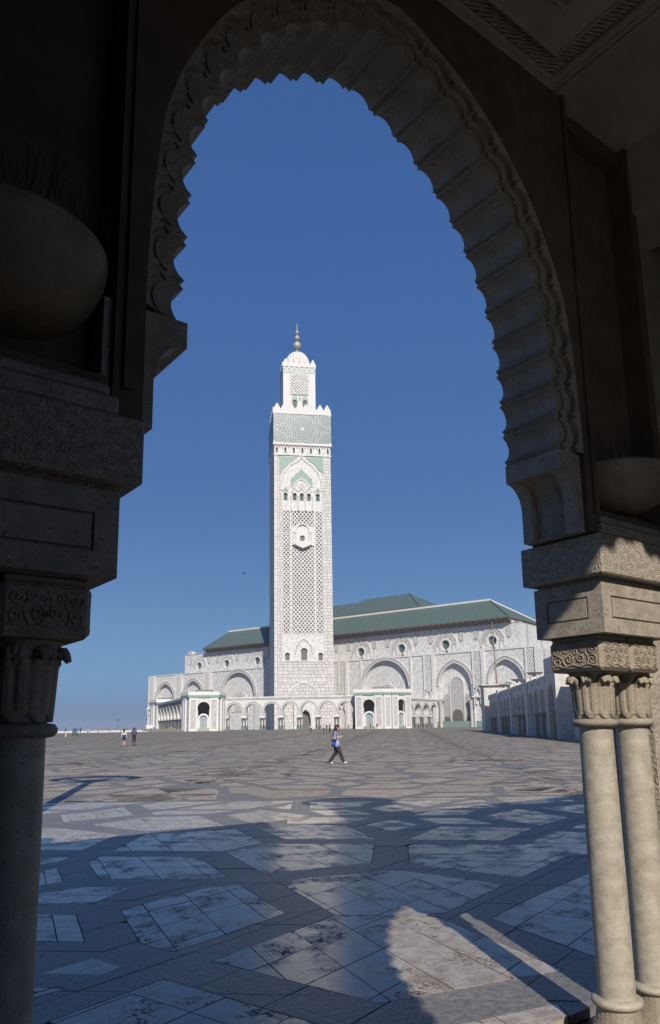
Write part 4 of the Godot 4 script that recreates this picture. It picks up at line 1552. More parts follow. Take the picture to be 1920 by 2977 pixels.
# ---------- mosque ----------
func build_mosque() -> void:
	var root := thing("mosque", "long pale marble mosque with green tiled hip roofs behind the minaret", "mosque", Vector3(-29.4, 0, -347.0), deg_to_rad(-37.5))
	var khs := [-43.2, -24.0, -4.0, 15.6, 35.3, 54.9, 74.8, 94.8, 114.4]
	var G := 0.6
	# upper wall with keyhole windows
	var ops := []
	for s in khs:
		ops.append({"c": s, "half": half("keyhole", 1.75, 28.9, 33.9)})
	var uw := mb()
	uw.wall(-54.0, 125.3, 26.0, 38.1, -1.5, 0.0, ops, false)
	uw.box(Vector3(-54.0, 0.8, -46.0), Vector3(125.3, 38.1, -1.5))
	obj("upper_wall", uw, M.marble, root)
	for i in khs.size():
		if i == 3 or i == 4:
			continue
		var s: float = khs[i]
		var wd := mb()
		wd.ext(outline(s, half("keyhole", 1.74, 28.92, 33.88)), -1.48, -0.6)
		var wo := obj("keyhole_window", wd, M.glass, root)
		var fr := mb()
		fr.band(s, half("keyhole", 1.75, 28.9, 33.9), 0.05, 0.95, 0.0, 0.5, 1)
		for x in [-3.55, -1.75, 1.75, 3.55]:
			fr.ext(outline(s + x, half("round", 0.62, 28.6, 31.4 if absf(x) > 3 else 30.6)), 0.0, 0.42)
		obj("window_surround", fr, M.marble_white, wo)
		var disc := outline(s, half("horse", 4.95, 28.6, 37.0, 0.9, 16))
		var key := outline(s, half("round", 2.3, 28.0, 34.9))
		var pl := mb()
		pl.band(s, half("round", 2.7, 28.6, 34.95), 0.0, 2.05, 0.0, 0.12)
		var po := obj("lattice_arch", pl, M.lattice_back, root)
		var sd := mb()
		studs(sd, disc, key, 1.15, 0.84, 0.11, 0.34)
		stuff(obj("lattice_net", sd, M.marble, po))
		var rim := mb()
		rim.band(s, half("horse", 4.95, 28.6, 37.0, 0.9, 16), -0.15, 0.15, 0.0, 0.3)
		obj("arch_rim", rim, M.marble_white, po)
	for s in khs:
		for d in [-6.6, 6.6]:
			var x: float = s + d
			if x < -54 or x > 124 or (x > 6 and x < 34):
				continue
			var lp := mb()
			lp.ext(PackedVector2Array([Vector2(x - 0.85, 33.5), Vector2(x, 32.6), Vector2(x + 0.85, 33.5), Vector2(x + 0.85, 36.2), Vector2(x + 0.5, 36.8), Vector2(x, 37.0), Vector2(x - 0.5, 36.8), Vector2(x - 0.85, 36.2)]), -0.02, 0.10)
			var lo := obj("lancet_panel", lp, M.lattice_back, root)
			var ln := mb()
			lattice(ln, x - 0.7, x + 0.7, 33.3, 36.6, 0.62, 0.2, 0.10, 0.3, 1.3)
			obj("lancet_net", ln, M.marble, lo)
			var dmo := mb()
			dmo.band(x, half("round", 1.35, 38.1, 39.7), -0.2, 0.25, -2.0, 0.45)
			dmo.ext(outline(x, half("round", 1.2, 38.1, 39.5)), -2.5, 0.1)
			obj("scalloped_dormer", dmo, M.marble_white, root)
	var cap := mb()
	cap.box(Vector3(-54.1, 38.1, -2.5), Vector3(125.4, 38.45, 0.2))
	obj("parapet", cap, M.marble_grey, root)
	# lower wall with great arches
	var zf := 3.0
	var bays := [[-64.9, 6.6, 24.3], [-44.2, 6.6, 24.9], [-13.6, 10.4, 27.2], [26.8, 10.4, 27.2], [68.4, 10.9, 27.6], [99.6, 6.7, 24.7], [120.2, 6.7, 24.8]]
	var o2 := []
	for b in bays:
		o2.append({"c": b[0], "half": half("point" if b[1] < 8 else "round", b[1], G, b[2], 0.85, 14)})
	var lw := mb()
	lw.wall(-77.0, 131.5, G, 28.3, 1.3, zf, o2, false)
	lw.box(Vector3(-77.0, G, -40.0), Vector3(131.5, 28.2, 1.0))
	obj("lower_wall", lw, M.marble, root)
	var ld := mb()
	ld.box(Vector3(-77.3, 28.31, 0.5), Vector3(131.8, 28.75, zf + 0.3))
	obj("ledge", ld, M.marble_white, root)
	for i in bays.size():
		var b: Array = bays[i]
		if i == 3:
			continue
		var ao := node("great_arch", root)
		var bd := mb()
		bd.band(b[0], o2[i].half, 0.0, 0.45, zf, zf + 0.35, 1)
		bd.band(b[0], o2[i].half, 1.15, 1.5, zf, zf + 0.3, 1)
		obj("archivolt", bd, M.marble_white, ao)
		var bl := mb()
		var hh: Array = o2[i].half
		for k in range(1, hh.size() - 1):
			for sgn in [-1.0, 1.0]:
				for f in [0.0, 0.33, 0.66]:
					var p: Vector2 = hh[k].lerp(hh[k + 1], f)
					var nn := Vector2(hh[k + 1].y - hh[k].y, hh[k].x - hh[k + 1].x).normalized()
					var q := p + nn * 0.8
					bl.box(Vector3(b[0] + sgn * q.x - 0.25, q.y - 0.25, zf), Vector3(b[0] + sgn * q.x + 0.25, q.y + 0.25, zf + 0.34))
		stuff(obj("arch_scallops", bl, M.marble_grey, ao))
		var tb := mb()
		tb.box(Vector3(b[0] - b[1] - 0.2, G, 1.0), Vector3(b[0] + b[1] + 0.2, b[2] + 0.3, 1.35))
		obj("tympanum", tb, M.marble, ao)
		var doors: bool = i >= 5
		var inner := half("round", 2.7, 9.0 if not doors else G, 19.3 if i == 5 else (15.6 if i == 4 else 12.9))
		if i == 2 or i == 4:
			inner = half("round", 3.6, 9.0, 16.5)
		if i == 6:
			inner = half("round", 3.0, G, 16.6)
		if i < 2:
			inner = half("round", 2.3, 9.0, 14.2)
		var np := mb()
		np.ext(outline(b[0], inner), 1.3, 1.5)
		var no := obj("lattice_window", np, M.lattice_back, ao)
		var nn2 := mb()
		studs(nn2, outline(b[0], inner), PackedVector2Array(), 0.95, 0.74, 1.49, 1.75)
		stuff(obj("lattice_net", nn2, M.marble, no))
		var nb := mb()
		nb.band(b[0], inner, 0.0, 0.4, 1.35, 1.9)
		if i == 2 or i == 4:
			nb.band(b[0], inner, 1.3, 1.6, 1.35, 1.8)
			for k in range(1, inner.size() - 1):
				for sgn in [-1.0, 1.0]:
					var q: Vector2 = inner[k] + (inner[k] - Vector2(0, 12.9)).normalized() * 0.85
					nb.box(Vector3(b[0] + sgn * q.x - 0.3, q.y - 0.3, 1.35), Vector3(b[0] + sgn * q.x + 0.3, q.y + 0.3, 1.7))
		obj("window_moulding", nb, M.marble_white, no)
		if doors:
			for d in [-4.6, 0.0, 4.6]:
				var hw := 2.1 if d == 0.0 else 1.1
				if d != 0.0:
					var sp := mb()
					sp.ext(outline(b[0] + d, half("round", 1.25, G, 13.0)), 1.3, 1.5)
					var so := obj("lattice_window", sp, M.lattice_back, ao)
					var s2 := mb()
					studs(s2, outline(b[0] + d, half("round", 1.25, 4.6, 13.0)), PackedVector2Array(), 0.8, 0.56, 1.49, 1.75)
					stuff(obj("lattice_net", s2, M.marble, so))
				var dr := mb()
				dr.ext(outline(b[0] + d, half("round", hw, G, 7.4 if d == 0.0 else 4.6)), 1.52, 1.9)
				obj("door", dr, M.door, ao)
			for sgn in [-1.0, 1.0]:
				var im := mb()
				im.box(Vector3(b[0] + sgn * 6.4 - 0.9, 10.5, 1.4), Vector3(b[0] + sgn * 6.4 + 0.9, 11.3, zf + 0.6))
				im.lathe([Vector2(0.7, G), Vector2(0.6, 2.0), Vector2(0.55, 8.8), Vector2(0.9, 10.5)], Vector3(b[0] + sgn * 6.4, 0, zf + 0.2), 10)
				obj("jamb_column", im, M.marble_grey, ao)
	# lattice pilasters between the bays
	for s in [-75.6, -55.0, -34.6, 47.2, 88.5, 109.3, 130.0]:
		var px := node("pilaster", root)
		var bk := mb()
		bk.box(Vector3(s - 1.6, 15.4, zf - 0.02), Vector3(s + 1.6, 28.2, zf + 0.08))
		obj("lattice_panel", bk, M.lattice_back, px)
		var lt := mb()
		lattice(lt, s - 1.6, s + 1.6, 15.4, 28.2, 1.05, 0.42, zf + 0.07, zf + 0.34, 1.5)
		stuff(obj("lattice_net", lt, M.marble, px))
		var fr := mb()
		fr.box(Vector3(s - 2.1, G, zf - 0.1), Vector3(s - 1.6, 28.3, zf + 0.55))
		fr.box(Vector3(s + 1.6, G, zf - 0.1), Vector3(s + 2.9, 28.3, zf + 0.75))
		fr.box(Vector3(s - 2.5, 11.4, zf - 0.1), Vector3(s + 2.4, 12.0, zf + 1.3))
		obj("pilaster_strip", fr, M.marble_white, px)
		var nb := mb()
		nb.band(s, half("point", 0.75, 9.0, 14.6), 0.0, 0.45, zf, zf + 0.9)
		nb.box(Vector3(s - 1.2, 14.9, zf), Vector3(s + 1.2, 15.3, zf + 1.0))
		for sgn in [-1.0, 1.0]:
			nb.lathe([Vector2(0.2, 8.0), Vector2(0.24, 11.4), Vector2(0.4, 12.0), Vector2(0.15, 13.0)], Vector3(s + sgn * 1.6, 0, zf + 0.9), 8)
		obj("niche_hood", nb, M.marble, px)
	for s in [56.8, 80.6]:
		var v := mb()
		v.box(Vector3(s - 0.35, G, zf), Vector3(s + 0.35, 28.25, zf + 0.45))
		obj("wall_strip", v, M.marble_white, root)
	# end wall to the right: arches seen edge-on
	for k in 3:
		var ew := mb()
		ew.box(Vector3(131.4, G, -6.0 - k * 13.0), Vector3(131.9, 28.3, -4.2 - k * 13.0))
		ew.box(Vector3(125.2, 28.5, -7.0 - k * 13.0), Vector3(125.6, 38.1, -5.0 - k * 13.0))
		obj("end_wall_pilaster", ew, M.marble_grey, root)
	var dado := mb()
	dado.box(Vector3(82.0, G, zf), Vector3(131.6, 3.0, zf + 0.25))
	obj("dado", dado, M.dado, root)
	# roofs
	var prism := func(called: String, x0: float, x1: float, z0: float, z1: float, y0: float, xr0: float, xr1: float, zr: float, yr: float) -> Node3D:
		var r := mb()
		var a := [Vector3(x0, y0, z1), Vector3(x1, y0, z1), Vector3(x1, y0, z0), Vector3(x0, y0, z0)]
		var p := Vector3(xr0, yr, zr)
		var q := Vector3(xr1, yr, zr)
		r.quad(a[0], a[1], q, p)
		r.tri(a[1], a[2], q)
		r.quad(a[2], a[3], p, q)
		r.tri(a[3], a[0], p)
		var ro: MeshInstance3D = obj(called, r, M.roof, root)
		var e := mb()
		e.quad(a[3], a[2], a[1], a[0])
		for i in 4:
			var s0: Vector3 = a[i]
			var s1: Vector3 = a[(i + 1) % 4]
			e.quad(s0 - Vector3(0, 0.5, 0), s1 - Vector3(0, 0.5, 0), s1, s0)
		obj("eave_fascia", e, M.eave, ro)
		return ro
	# the ring of the lower roof stands round the higher hall
	var lr: Node3D = prism.call("lower_roof", -37.5, 122.6, -50.0, 3.6, 40.3, -33.0, 109.5, -10.0, 49.2)
	var ea := mb()
	ea.ext(PackedVector2Array([Vector2(3.3, 39.8), Vector2(1.2, 38.6), Vector2(-1.8, 38.2), Vector2(-3.0, 38.2), Vector2(-3.0, 39.8)]), 0.0, 160.0)
	var eo := obj("bracketed_eave", ea, M.eave, root)
	eo.transform = Transform3D(Basis(Vector3(0, 0, 1), Vector3(0, 1, 0), Vector3(-1, 0, 0)), Vector3(122.4, 0, 0))
	var er := mb()
	er.box(Vector3(119.0, 38.2, -48.0), Vector3(122.3, 39.8, -3.0))
	obj("side_eave", er, M.eave, root)
	var rd := mb()
	rd.box(Vector3(-33.0, 49.0, -10.6), Vector3(109.7, 49.75, -9.5))
	rd.tube([Vector3(109.5, 49.3, -10.0), Vector3(122.4, 40.5, -30.0)], [0.35], 6)
	obj("ridge_coping", rd, M.roof_edge, lr)
	var hp := mb()
	hp.tube([Vector3(109.5, 49.25, -10.0), Vector3(122.6, 40.4, 3.6)], [0.28], 6)
	obj("hip_tile", hp, M.roof, lr)
	var rt := mb()
	var rk := -36.0
	while rk < 122.0:
		rt.box(Vector3(rk, 39.5, 2.6), Vector3(rk + 0.16, 39.85, 3.7))
		rk += 2.6
	stuff(obj("rafter_ends", rt, M.rafter, root))
	var hall := mb()
	hall.box(Vector3(-2.0, 40.0, -60.0), Vector3(66.0, 54.0, -24.0))
	obj("upper_hall_wall", hall, M.eave, root)
	var hr: Node3D = prism.call("upper_roof", 22.0, 72.0, -62.0, -20.0, 52.2, 30.0, 55.0, -40.0, 62.4)
	prism.call("upper_roof", -6.0, 27.5, -61.0, -21.0, 51.7, 2.0, 24.0, -40.0, 61.2)
	var hp2 := mb()
	hp2.tube([Vector3(55.0, 62.5, -40.0), Vector3(72.0, 52.3, -20.0)], [0.3], 6)
	obj("hip_tile", hp2, M.roof, hr)

# ---------- arcades and fountain pavilions ----------
func seg_frame(p: Vector2, q: Vector2) -> Array: # p, q as (x, distance); local x runs p -> q, local z faces the plaza
	var a := Vector3(p.x, 0, -p.y)
	var d := Vector3(q.x, 0, -q.y) - a
	return [a, atan2(-d.z, d.x), d.length()]

func arcade(root: Node3D, len: float, n: int, start_pier := true) -> void:
	var G := 0.6
	var bay := len / n
	var ops := []
	for i in n:
		ops.append({"c": bay * (i + 0.5), "half": half("horse", bay * 0.385, G, 9.3, 0.86, 12)})
	for i in n:
		# each bay has a wall of its own, with paired columns below the springing
		var x0 := bay * i
		var x1 := bay * (i + 1)
		var c := bay * (i + 0.5)
		var h := [Vector2(bay * 0.385 * 0.86, 5.2)]
		h.append_array(half("horse", bay * 0.385, 5.2, 9.3, 0.86, 12).slice(1))
		var w := mb()
		var poly := PackedVector2Array([Vector2(x0, 10.6), Vector2(x0, 5.2)])
		for k in h.size():
			poly.append(Vector2(c - h[k].x, h[k].y))
		for k in range(h.size() - 2, -1, -1):
			poly.append(Vector2(c + h[k].x, h[k].y))
		poly.append(Vector2(x1, 5.2)); poly.append(Vector2(x1, 10.6))
		w.ext(poly, -2.4, 0.0)
		obj("arch_wall", w, M.marble_white, root)
		var bd := mb()
		bd.band(c, h, 0.0, 0.28, 0.0, 0.22, 1)
		bd.band(c, h, 0.5, 0.75, 0.0, 0.16, 1)
		obj("arch_moulding", bd, M.marble_grey, root)
	for i in n + 1:
		var x := bay * i
		var pr := mb()
		var hw := bay * (0.5 - 0.385 * 0.86)
		var xa := maxf(0.0, x - hw)
		var xb := minf(len, x + hw)
		pr.box(Vector3(xa + 0.1, G, -2.3), Vector3(xb - 0.1, 5.2, -0.75))
		pr.box(Vector3(xa, 4.7, -2.42), Vector3(xb, 5.198, 0.08))
		obj("pier", pr, M.marble, root)
		for k in [-0.45, 0.45]:
			if x + k < 0.0 or x + k > len:
				continue
			var cl := mb()
			cl.lathe([Vector2(0.36, G), Vector2(0.36, 1.0), Vector2(0.24, 1.2), Vector2(0.22, 3.9), Vector2(0.28, 4.0), Vector2(0.4, 4.7)], Vector3(x + k, 0, -0.35), 10)
			obj("column", cl, M.column_dark, root)
		var dd := mb()
		dd.box(Vector3(xa + 0.05, G, -2.35), Vector3(xb - 0.05, 2.3, -0.72))
		obj("dado", dd, M.dado, root)
	var co := mb()
	co.box(Vector3(-0.1, 10.61, -2.5), Vector3(len + 0.1, 11.0, 0.25))
	co.box(Vector3(-0.1, 11.0, -9.0), Vector3(len + 0.1, 11.5, 0.5))
	obj("cornice", co, M.marble, root)

func pavilion_face(root: Node3D, p: Vector2, q: Vector2, arch: bool, fountain: bool) -> void:
	var f := seg_frame(p, q)
	var face := node("pavilion_side", root, f[0] - root.position, f[1])
	var len: float = f[2]
	var G := 0.6
	var hw := minf(len * 0.21, 1.95)
	var w := mb()
	if arch:
		w.wall(0.0, len, G, 11.2, -1.0, 0.0, [{"c": len * 0.5, "half": half("horse", hw, G, 9.9, 0.9, 12)}], false)
	else:
		w.box(Vector3(0, G, -1.0), Vector3(len, 11.2, 0.0))
	obj("wall", w, M.marble, face)
	var t := mb()
	t.box(Vector3(-0.25, 12.0, -1.2), Vector3(len + 0.25, 13.1, 0.45))
	t.box(Vector3(0.0, 11.85, -1.0), Vector3(len, 12.0, 0.3))
	obj("parapet", t, M.white, face)
	var gb := mb()
	gb.box(Vector3(-0.2, 11.2, -1.1), Vector3(len + 0.2, 11.85, 0.35))
	obj("green_band", gb, M.teal, face)
	var panels := [[len * 0.06, len * 0.06 + 1.55], [len * 0.94 - 1.55, len * 0.94]] if arch else [[len * 0.5 - 0.7, len * 0.5 + 0.7]]
	for pn in panels:
		var b := mb()
		b.box(Vector3(pn[0], 1.5, 0.0), Vector3(pn[1], 10.4, 0.06))
		var po := obj("lattice_panel", b, M.lattice_back, face)
		var l := mb()
		lattice(l, pn[0], pn[1], 1.5, 10.4, 0.58, 0.21, 0.05, 0.3, 1.3)
		stuff(obj("lattice_net", l, M.marble, po))
		var fr := mb()
		for e in [[pn[0] - 0.42, pn[0] - 0.02], [pn[1] + 0.02, pn[1] + 0.42]]:
			fr.box(Vector3(e[0], G, -0.05), Vector3(e[1], 11.15, 0.42))
		fr.box(Vector3(pn[0] - 0.02, 10.42, -0.05), Vector3(pn[1] + 0.02, 11.1, 0.4))
		fr.box(Vector3(pn[0] - 0.02, G, -0.05), Vector3(pn[1] + 0.02, 1.48, 0.4))
		obj("panel_frame", fr, M.white, face)
	if arch:
		var bd := mb()
		bd.band(len * 0.5, half("horse", hw, G, 9.9, 0.9, 12), 0.0, 0.25, 0.0, 0.2)
		for sgn in [-1.0, 1.0]:
			bd.box(Vector3(len * 0.5 + sgn * (hw + 0.15) - 0.35, 5.2, -0.9), Vector3(len * 0.5 + sgn * (hw + 0.15) + 0.35, 5.6, 0.35))
		obj("arch_moulding", bd, M.marble_white, face)
	if fountain:
		var fo := node("wall_fountain", face)
		var c := len * 0.5
		var h := half("horse", hw * 0.66, 1.6, 5.7, 0.9, 12)
		var s := mb()
		s.ext(outline(c, half("horse", hw * 0.9, G, 6.3, 0.95, 12)), -1.3, -0.8)
		obj("fountain_niche", s, M.marble, fo)
		var bp := mb()
		bp.ext(outline(c, h), -0.8, -0.7)
		obj("fountain_tiles", bp, M.fountain, fo)
		var bb := mb()
		bb.band(c, h, 0.0, 0.55, -0.85, -0.1)
		obj("fountain_arch", bb, M.white, fo)
		for y in [2.7, 4.3]:
			for r in [[0.72, 0.62], [0.42, 0.34]]:
				var ring := mb()
				ring.t = Transform3D(Basis(Vector3(1, 0, 0), Vector3(0, 0, -1), Vector3(0, 1, 0)), Vector3(c, y, -0.69))
				ring.lathe([Vector2(r[0], -0.02), Vector2(r[0], 0.05), Vector2(r[1], 0.05), Vector2(r[1], -0.02)], Vector3.ZERO, 20)
				obj("tile_rosette", ring, M.white, fo)
			var hub := mb()
			hub.box(Vector3(c - 0.11, y - 0.11, -0.7), Vector3(c + 0.11, y + 0.11, -0.6))
			obj("rosette_hub", hub, M.hole_shade_and_hub, fo)
		var bs := mb()
		bs.box(Vector3(c - hw * 0.75, G, -0.7), Vector3(c + hw * 0.75, 1.45, 0.4))
		bs.box(Vector3(c - hw * 0.8, 1.2, -0.7), Vector3(c + hw * 0.8, 1.5, 0.5))
		obj("fountain_basin", bs, M.bronze, fo)

func pavilion(label: String, faces: Array, core: Array) -> void:
	var p0: Vector2 = faces[0][0]
	var root := thing("fountain_pavilion", label, "pavilion", Vector3(p0.x, 0, -p0.y), 0.0, "fountain pavilions of the arcade")
	for f in faces:
		pavilion_face(root, f[0], f[1], f[2], f[3])
	var b := mb()
	var poly := PackedVector2Array()
	for c in core:
		poly.append(Vector2(c.x - p0.x, c.y - p0.y))
	b.t = Transform3D(Basis(Vector3(1, 0, 0), Vector3(0, 0, -1), Vector3(0, 1, 0)), Vector3.ZERO)
	b.ext(poly, 11.3, 11.84)
	obj("pavilion_ceiling", b, M.marble, root)
	for i in range(poly.size() - 3, poly.size()):
		var p := poly[i]
		var q := poly[(i + 1) % poly.size()]
		var n := Vector2(-(q - p).y, (q - p).x).normalized() * 0.5
		var rw := mb()
		rw.t = b.t
		rw.ext(PackedVector2Array([p, q, q + n, p + n]), 0.5, 11.29)
		obj("rear_wall", rw, M.marble, root)
	var top := mb()
	var c2 := Vector2.ZERO
	for c in core:
		c2 += c
	c2 /= core.size()
	top.box(Vector3(c2.x - p0.x - 2.6, 13.0, -(c2.y - p0.y) - 2.0), Vector3(c2.x - p0.x + 2.6, 13.9, -(c2.y - p0.y) + 2.0))
	obj("roof_block", top, M.lattice_back, root)

func build_arcades() -> void:
	var f := seg_frame(Vector2(-33.4, 246.6), Vector2(8.6, 243.0))
	var a := thing("front_arcade", "low white arcade of seven horseshoe arches before the minaret", "arcade", f[0], f[1], "plaza arcades")
	arcade(a, f[2], 7)
	f = seg_frame(Vector2(-66.4, 297.0), Vector2(-47.9, 247.5))
	a = thing("side_arcade", "receding white arcade wing at the far left of the mosque", "arcade", f[0], f[1], "plaza arcades")
	arcade(a, f[2], 7)
	f = seg_frame(Vector2(20.0, 259.8), Vector2(41.6, 289.6))
	a = thing("side_arcade", "short white arcade wing right of the fountain pavilion, meeting the mosque", "arcade", f[0], f[1], "plaza arcades")
	arcade(a, f[2], 6)
	pavilion("white fountain pavilion left of the minaret with a tall horseshoe opening", [[Vector2(-47.6, 246.0), Vector2(-43.9, 239.4), false, false], [Vector2(-43.9, 239.2), Vector2(-34.9, 240.6), true, true], [Vector2(-34.8, 240.9), Vector2(-33.6, 246.3), false, false]], [Vector2(-46.4, 246.4), Vector2(-43.2, 241.4), Vector2(-35.9, 242.6), Vector2(-35.0, 246.6), Vector2(-38.0, 250.5), Vector2(-44.0, 250.5)])
	pavilion("white fountain pavilion right of the minaret with two fountain niches", [[Vector2(8.4, 238.8), Vector2(17.0, 236.6), true, true], [Vector2(17.2, 236.6), Vector2(19.6, 237.4), false, false], [Vector2(19.8, 237.4), Vector2(26.2, 241.6), true, true]], [Vector2(9.5, 240.6), Vector2(17.0, 238.6), Vector2(19.2, 239.3), Vector2(25.0, 243.0), Vector2(22.0, 249.0), Vector2(11.0, 248.5)])
	pavilion("small white pavilion ending the left arcade wing against the sky", [[Vector2(-71.4, 304.0), Vector2(-67.2, 297.5), false, false], [Vector2(-67.0, 297.4), Vector2(-59.5, 299.5), false, false]], [Vector2(-70.6, 304.5), Vector2(-66.5, 299.0), Vector2(-60.0, 301.0), Vector2(-61.0, 308.0), Vector2(-68.0, 309.0)])

# ---------- colonnade on the right ----------
func build_colonnade() -> void:
	# local x points back towards the portico (t = -x), local z faces the plaza
	var root := thing("colonnade", "long cream colonnade in shadow along the right of the plaza", "colonnade", Vector3(23.1, 0, -76.8), deg_to_rad(-95.5 + 0.0))
	var xdir := Vector3(-sin(deg_to_rad(5.5)), 0, cos(deg_to_rad(5.5)))
	root.rotation.y = atan2(-xdir.z, xdir.x)
	var G := -0.2
	var col_m := mb()
	col_m.lathe([Vector2(0.30, -0.2), Vector2(0.30, 0.30), Vector2(0.22, 0.42), Vector2(0.20, 2.1), Vector2(0.24, 2.18), Vector2(0.22, 2.24), Vector2(0.34, 2.6), Vector2(0.40, 2.62), Vector2(0.40, 2.85)], Vector3.ZERO, 14)
	var cm := col_m.mesh()
	cm.surface_set_material(0, M.stone)
	var groups := [[-61.2, [-57.0, -53.0, -49.0]], [-46.4, [-42.2, -38.4, -34.6]], [-32.4, [-28.7, -24.9, -21.2]], [-18.4, [-15.1, -11.35, -7.55]]]
	var piers := [-46.2, -32.0, -18.1]
	for g in groups:
		for t in g[1]:
			var hw := 1.5
			var h := half("point", hw, 2.85, 5.45, 0.85, 10)
			for s in [0.0, -4.6]:
				var w := mb()
				var poly := PackedVector2Array([Vector2(t - 1.9, 6.6), Vector2(t - 1.9, 2.85)])
				poly.append_array(outline(t, h))
				poly.append(Vector2(t + 1.9, 2.85)); poly.append(Vector2(t + 1.9, 6.6))
				w.ext(poly, s - 0.55, s)
				obj("arch_wall", w, M.cream, root)
				for e in [-1.9] if t != g[1][2] else [-1.9, 1.86]:
					place(cm, "column", root, Vector3(t + e, 0, s - 0.28))
			var bd := mb()
			bd.band(t, h, 0.0, 0.14, 0.0, 0.06, 1)
			obj("arch_moulding", bd, M.cream, root)
			var fin := mb()
			fin.box(Vector3(t - 1.92, 5.9, 0.0), Vector3(t - 1.72, 7.15, 0.16))
			obj("pilaster_strip", fin, M.cream, root)
			var ml := mb()
			ml.box(Vector3(t - 1.9, 6.6, -0.5), Vector3(t + 1.9, 6.75, 0.06))
			obj("coping", ml, M.cream, root)
	for t in piers:
		var p := mb()
		p.box(Vector3(t - 1.95, G, -5.3), Vector3(t + 1.7, 6.75, -0.02))
		p.cbox(Vector3(t - 0.9, G, -0.4), Vector3(t + 0.9, 7.1, 0.16), 0.03)
		obj("buttress", p, M.cream, root)
		roof_bowl(root, Vector3(t, 6.75, -1.2))
	roof_bowl(root, Vector3(-5.1, 6.9, -2.4))
	# the rear row of arches is partly filled, so light falls in between the columns
	var rf := mb()
	rf.box(Vector3(-59.0, 6.2, -5.2), Vector3(-5.7, 6.58, -0.56))
	obj("roof", rf, M.cream, root)
	# tall gate block near the portico
	var gb := node("gate_block", root)
	var gw := mb()
	gw.wall(-5.6, 0.0, G, 8.5, -0.9, 0.0, [{"c": -2.35, "half": half("point", 1.85, G, 5.75, 0.85, 12)}], true)
	obj("gate_wall", gw, M.cream, gb)
	var gs := mb()
	gs.box(Vector3(-0.9, G, -9.5), Vector3(-0.002, 8.5, -0.9))
	gs.box(Vector3(-5.6, G, -6.5), Vector3(-4.7, 8.5, -0.9))
	gs.box(Vector3(-4.7, G, -6.5), Vector3(-0.9, 8.5, -6.0))
	gs.box(Vector3(-5.6, 8.0, -6.0), Vector3(0.0, 8.45, -0.9))
	gs.box(Vector3(-4.7, G, -5.9), Vector3(-0.9, 5.0, -4.0))
	obj("gate_side_wall", gs, M.cream, gb)
	var gm := mb()
	gm.band(-2.35, half("point", 1.85, G, 5.75, 0.85, 12), 0.0, 0.2, 0.0, 0.07)
	gm.box(Vector3(-5.3, 6.9, 0.0), Vector3(-0.3, 7.0, 0.05))
	gm.box(Vector3(-0.4, 0.2, 0.0), Vector3(-0.3, 6.9, 0.05))
	gm.box(Vector3(-5.3, 0.2, 0.0), Vector3(-5.2, 6.9, 0.05))
	obj("gate_moulding", gm, M.cream, gb)
	for x in [-3.95, -0.75]:
		place(cm, "gate_column", gb, Vector3(x, 0, -0.55))
	var gn := mb()
	gn.box(Vector3(2.1, G, -9.5), Vector3(34.0, 6.75, -1.1))
	obj("near_wing", gn, M.cream, root)
	# far end block, standing forward of the arches
	var fe := mb()
	fe.cbox(Vector3(-67.0, G, -6.0), Vector3(-61.4, 8.6, 0.6), 0.03)
	obj("end_block", fe, M.cream, root)
	var fm := mb()
	fm.box(Vector3(-67.2, 8.61, -6.2), Vector3(-60.8, 8.8, 1.1))
	obj("end_block_coping", fm, M.cream, root)

# ---------- lamps, sea wall, pole, bird ----------
func street_lamp(at: Vector3, label: String, h: float) -> void:
	var root := thing("street_lamp", label, "street lamp", at, 0.0, "funnel-topped street lamps")
	var p := mb()
	p.lathe([Vector2(0.30, 0.0), Vector2(0.30, 0.4), Vector2(0.17, 0.5), Vector2(0.14, h - 1.1), Vector2(0.2, h - 1.0)], Vector3.ZERO, 12)
	obj("lamp_pole", p, M.lamp_post, root)
	var b := mb()
	b.lathe([Vector2(1.12, h - 0.30), Vector2(1.46, h - 0.10), Vector2(1.5, h), Vector2(1.42, h), Vector2(1.12, h - 0.22), Vector2(1.12, h - 0.30)], Vector3.ZERO, 36)
	b.lathe([Vector2(0.2, h - 1.0), Vector2(0.55, h - 0.72), Vector2(0.5, h - 0.62), Vector2(0.0, h - 0.6)], Vector3.ZERO, 20)
	obj("lamp_dish", b, M.lamp_post, root)
	for k in 4:
		var a := mb()
		var an := TAU * k / 4 + 0.4
		a.tube([Vector3(cos(an) * 0.2, h - 1.0, sin(an) * 0.2), Vector3(cos(an) * 1.2, h - 0.2, sin(an) * 1.2)], [0.09], 6)
		obj("lamp_bracket", a, M.lamp_post, root)

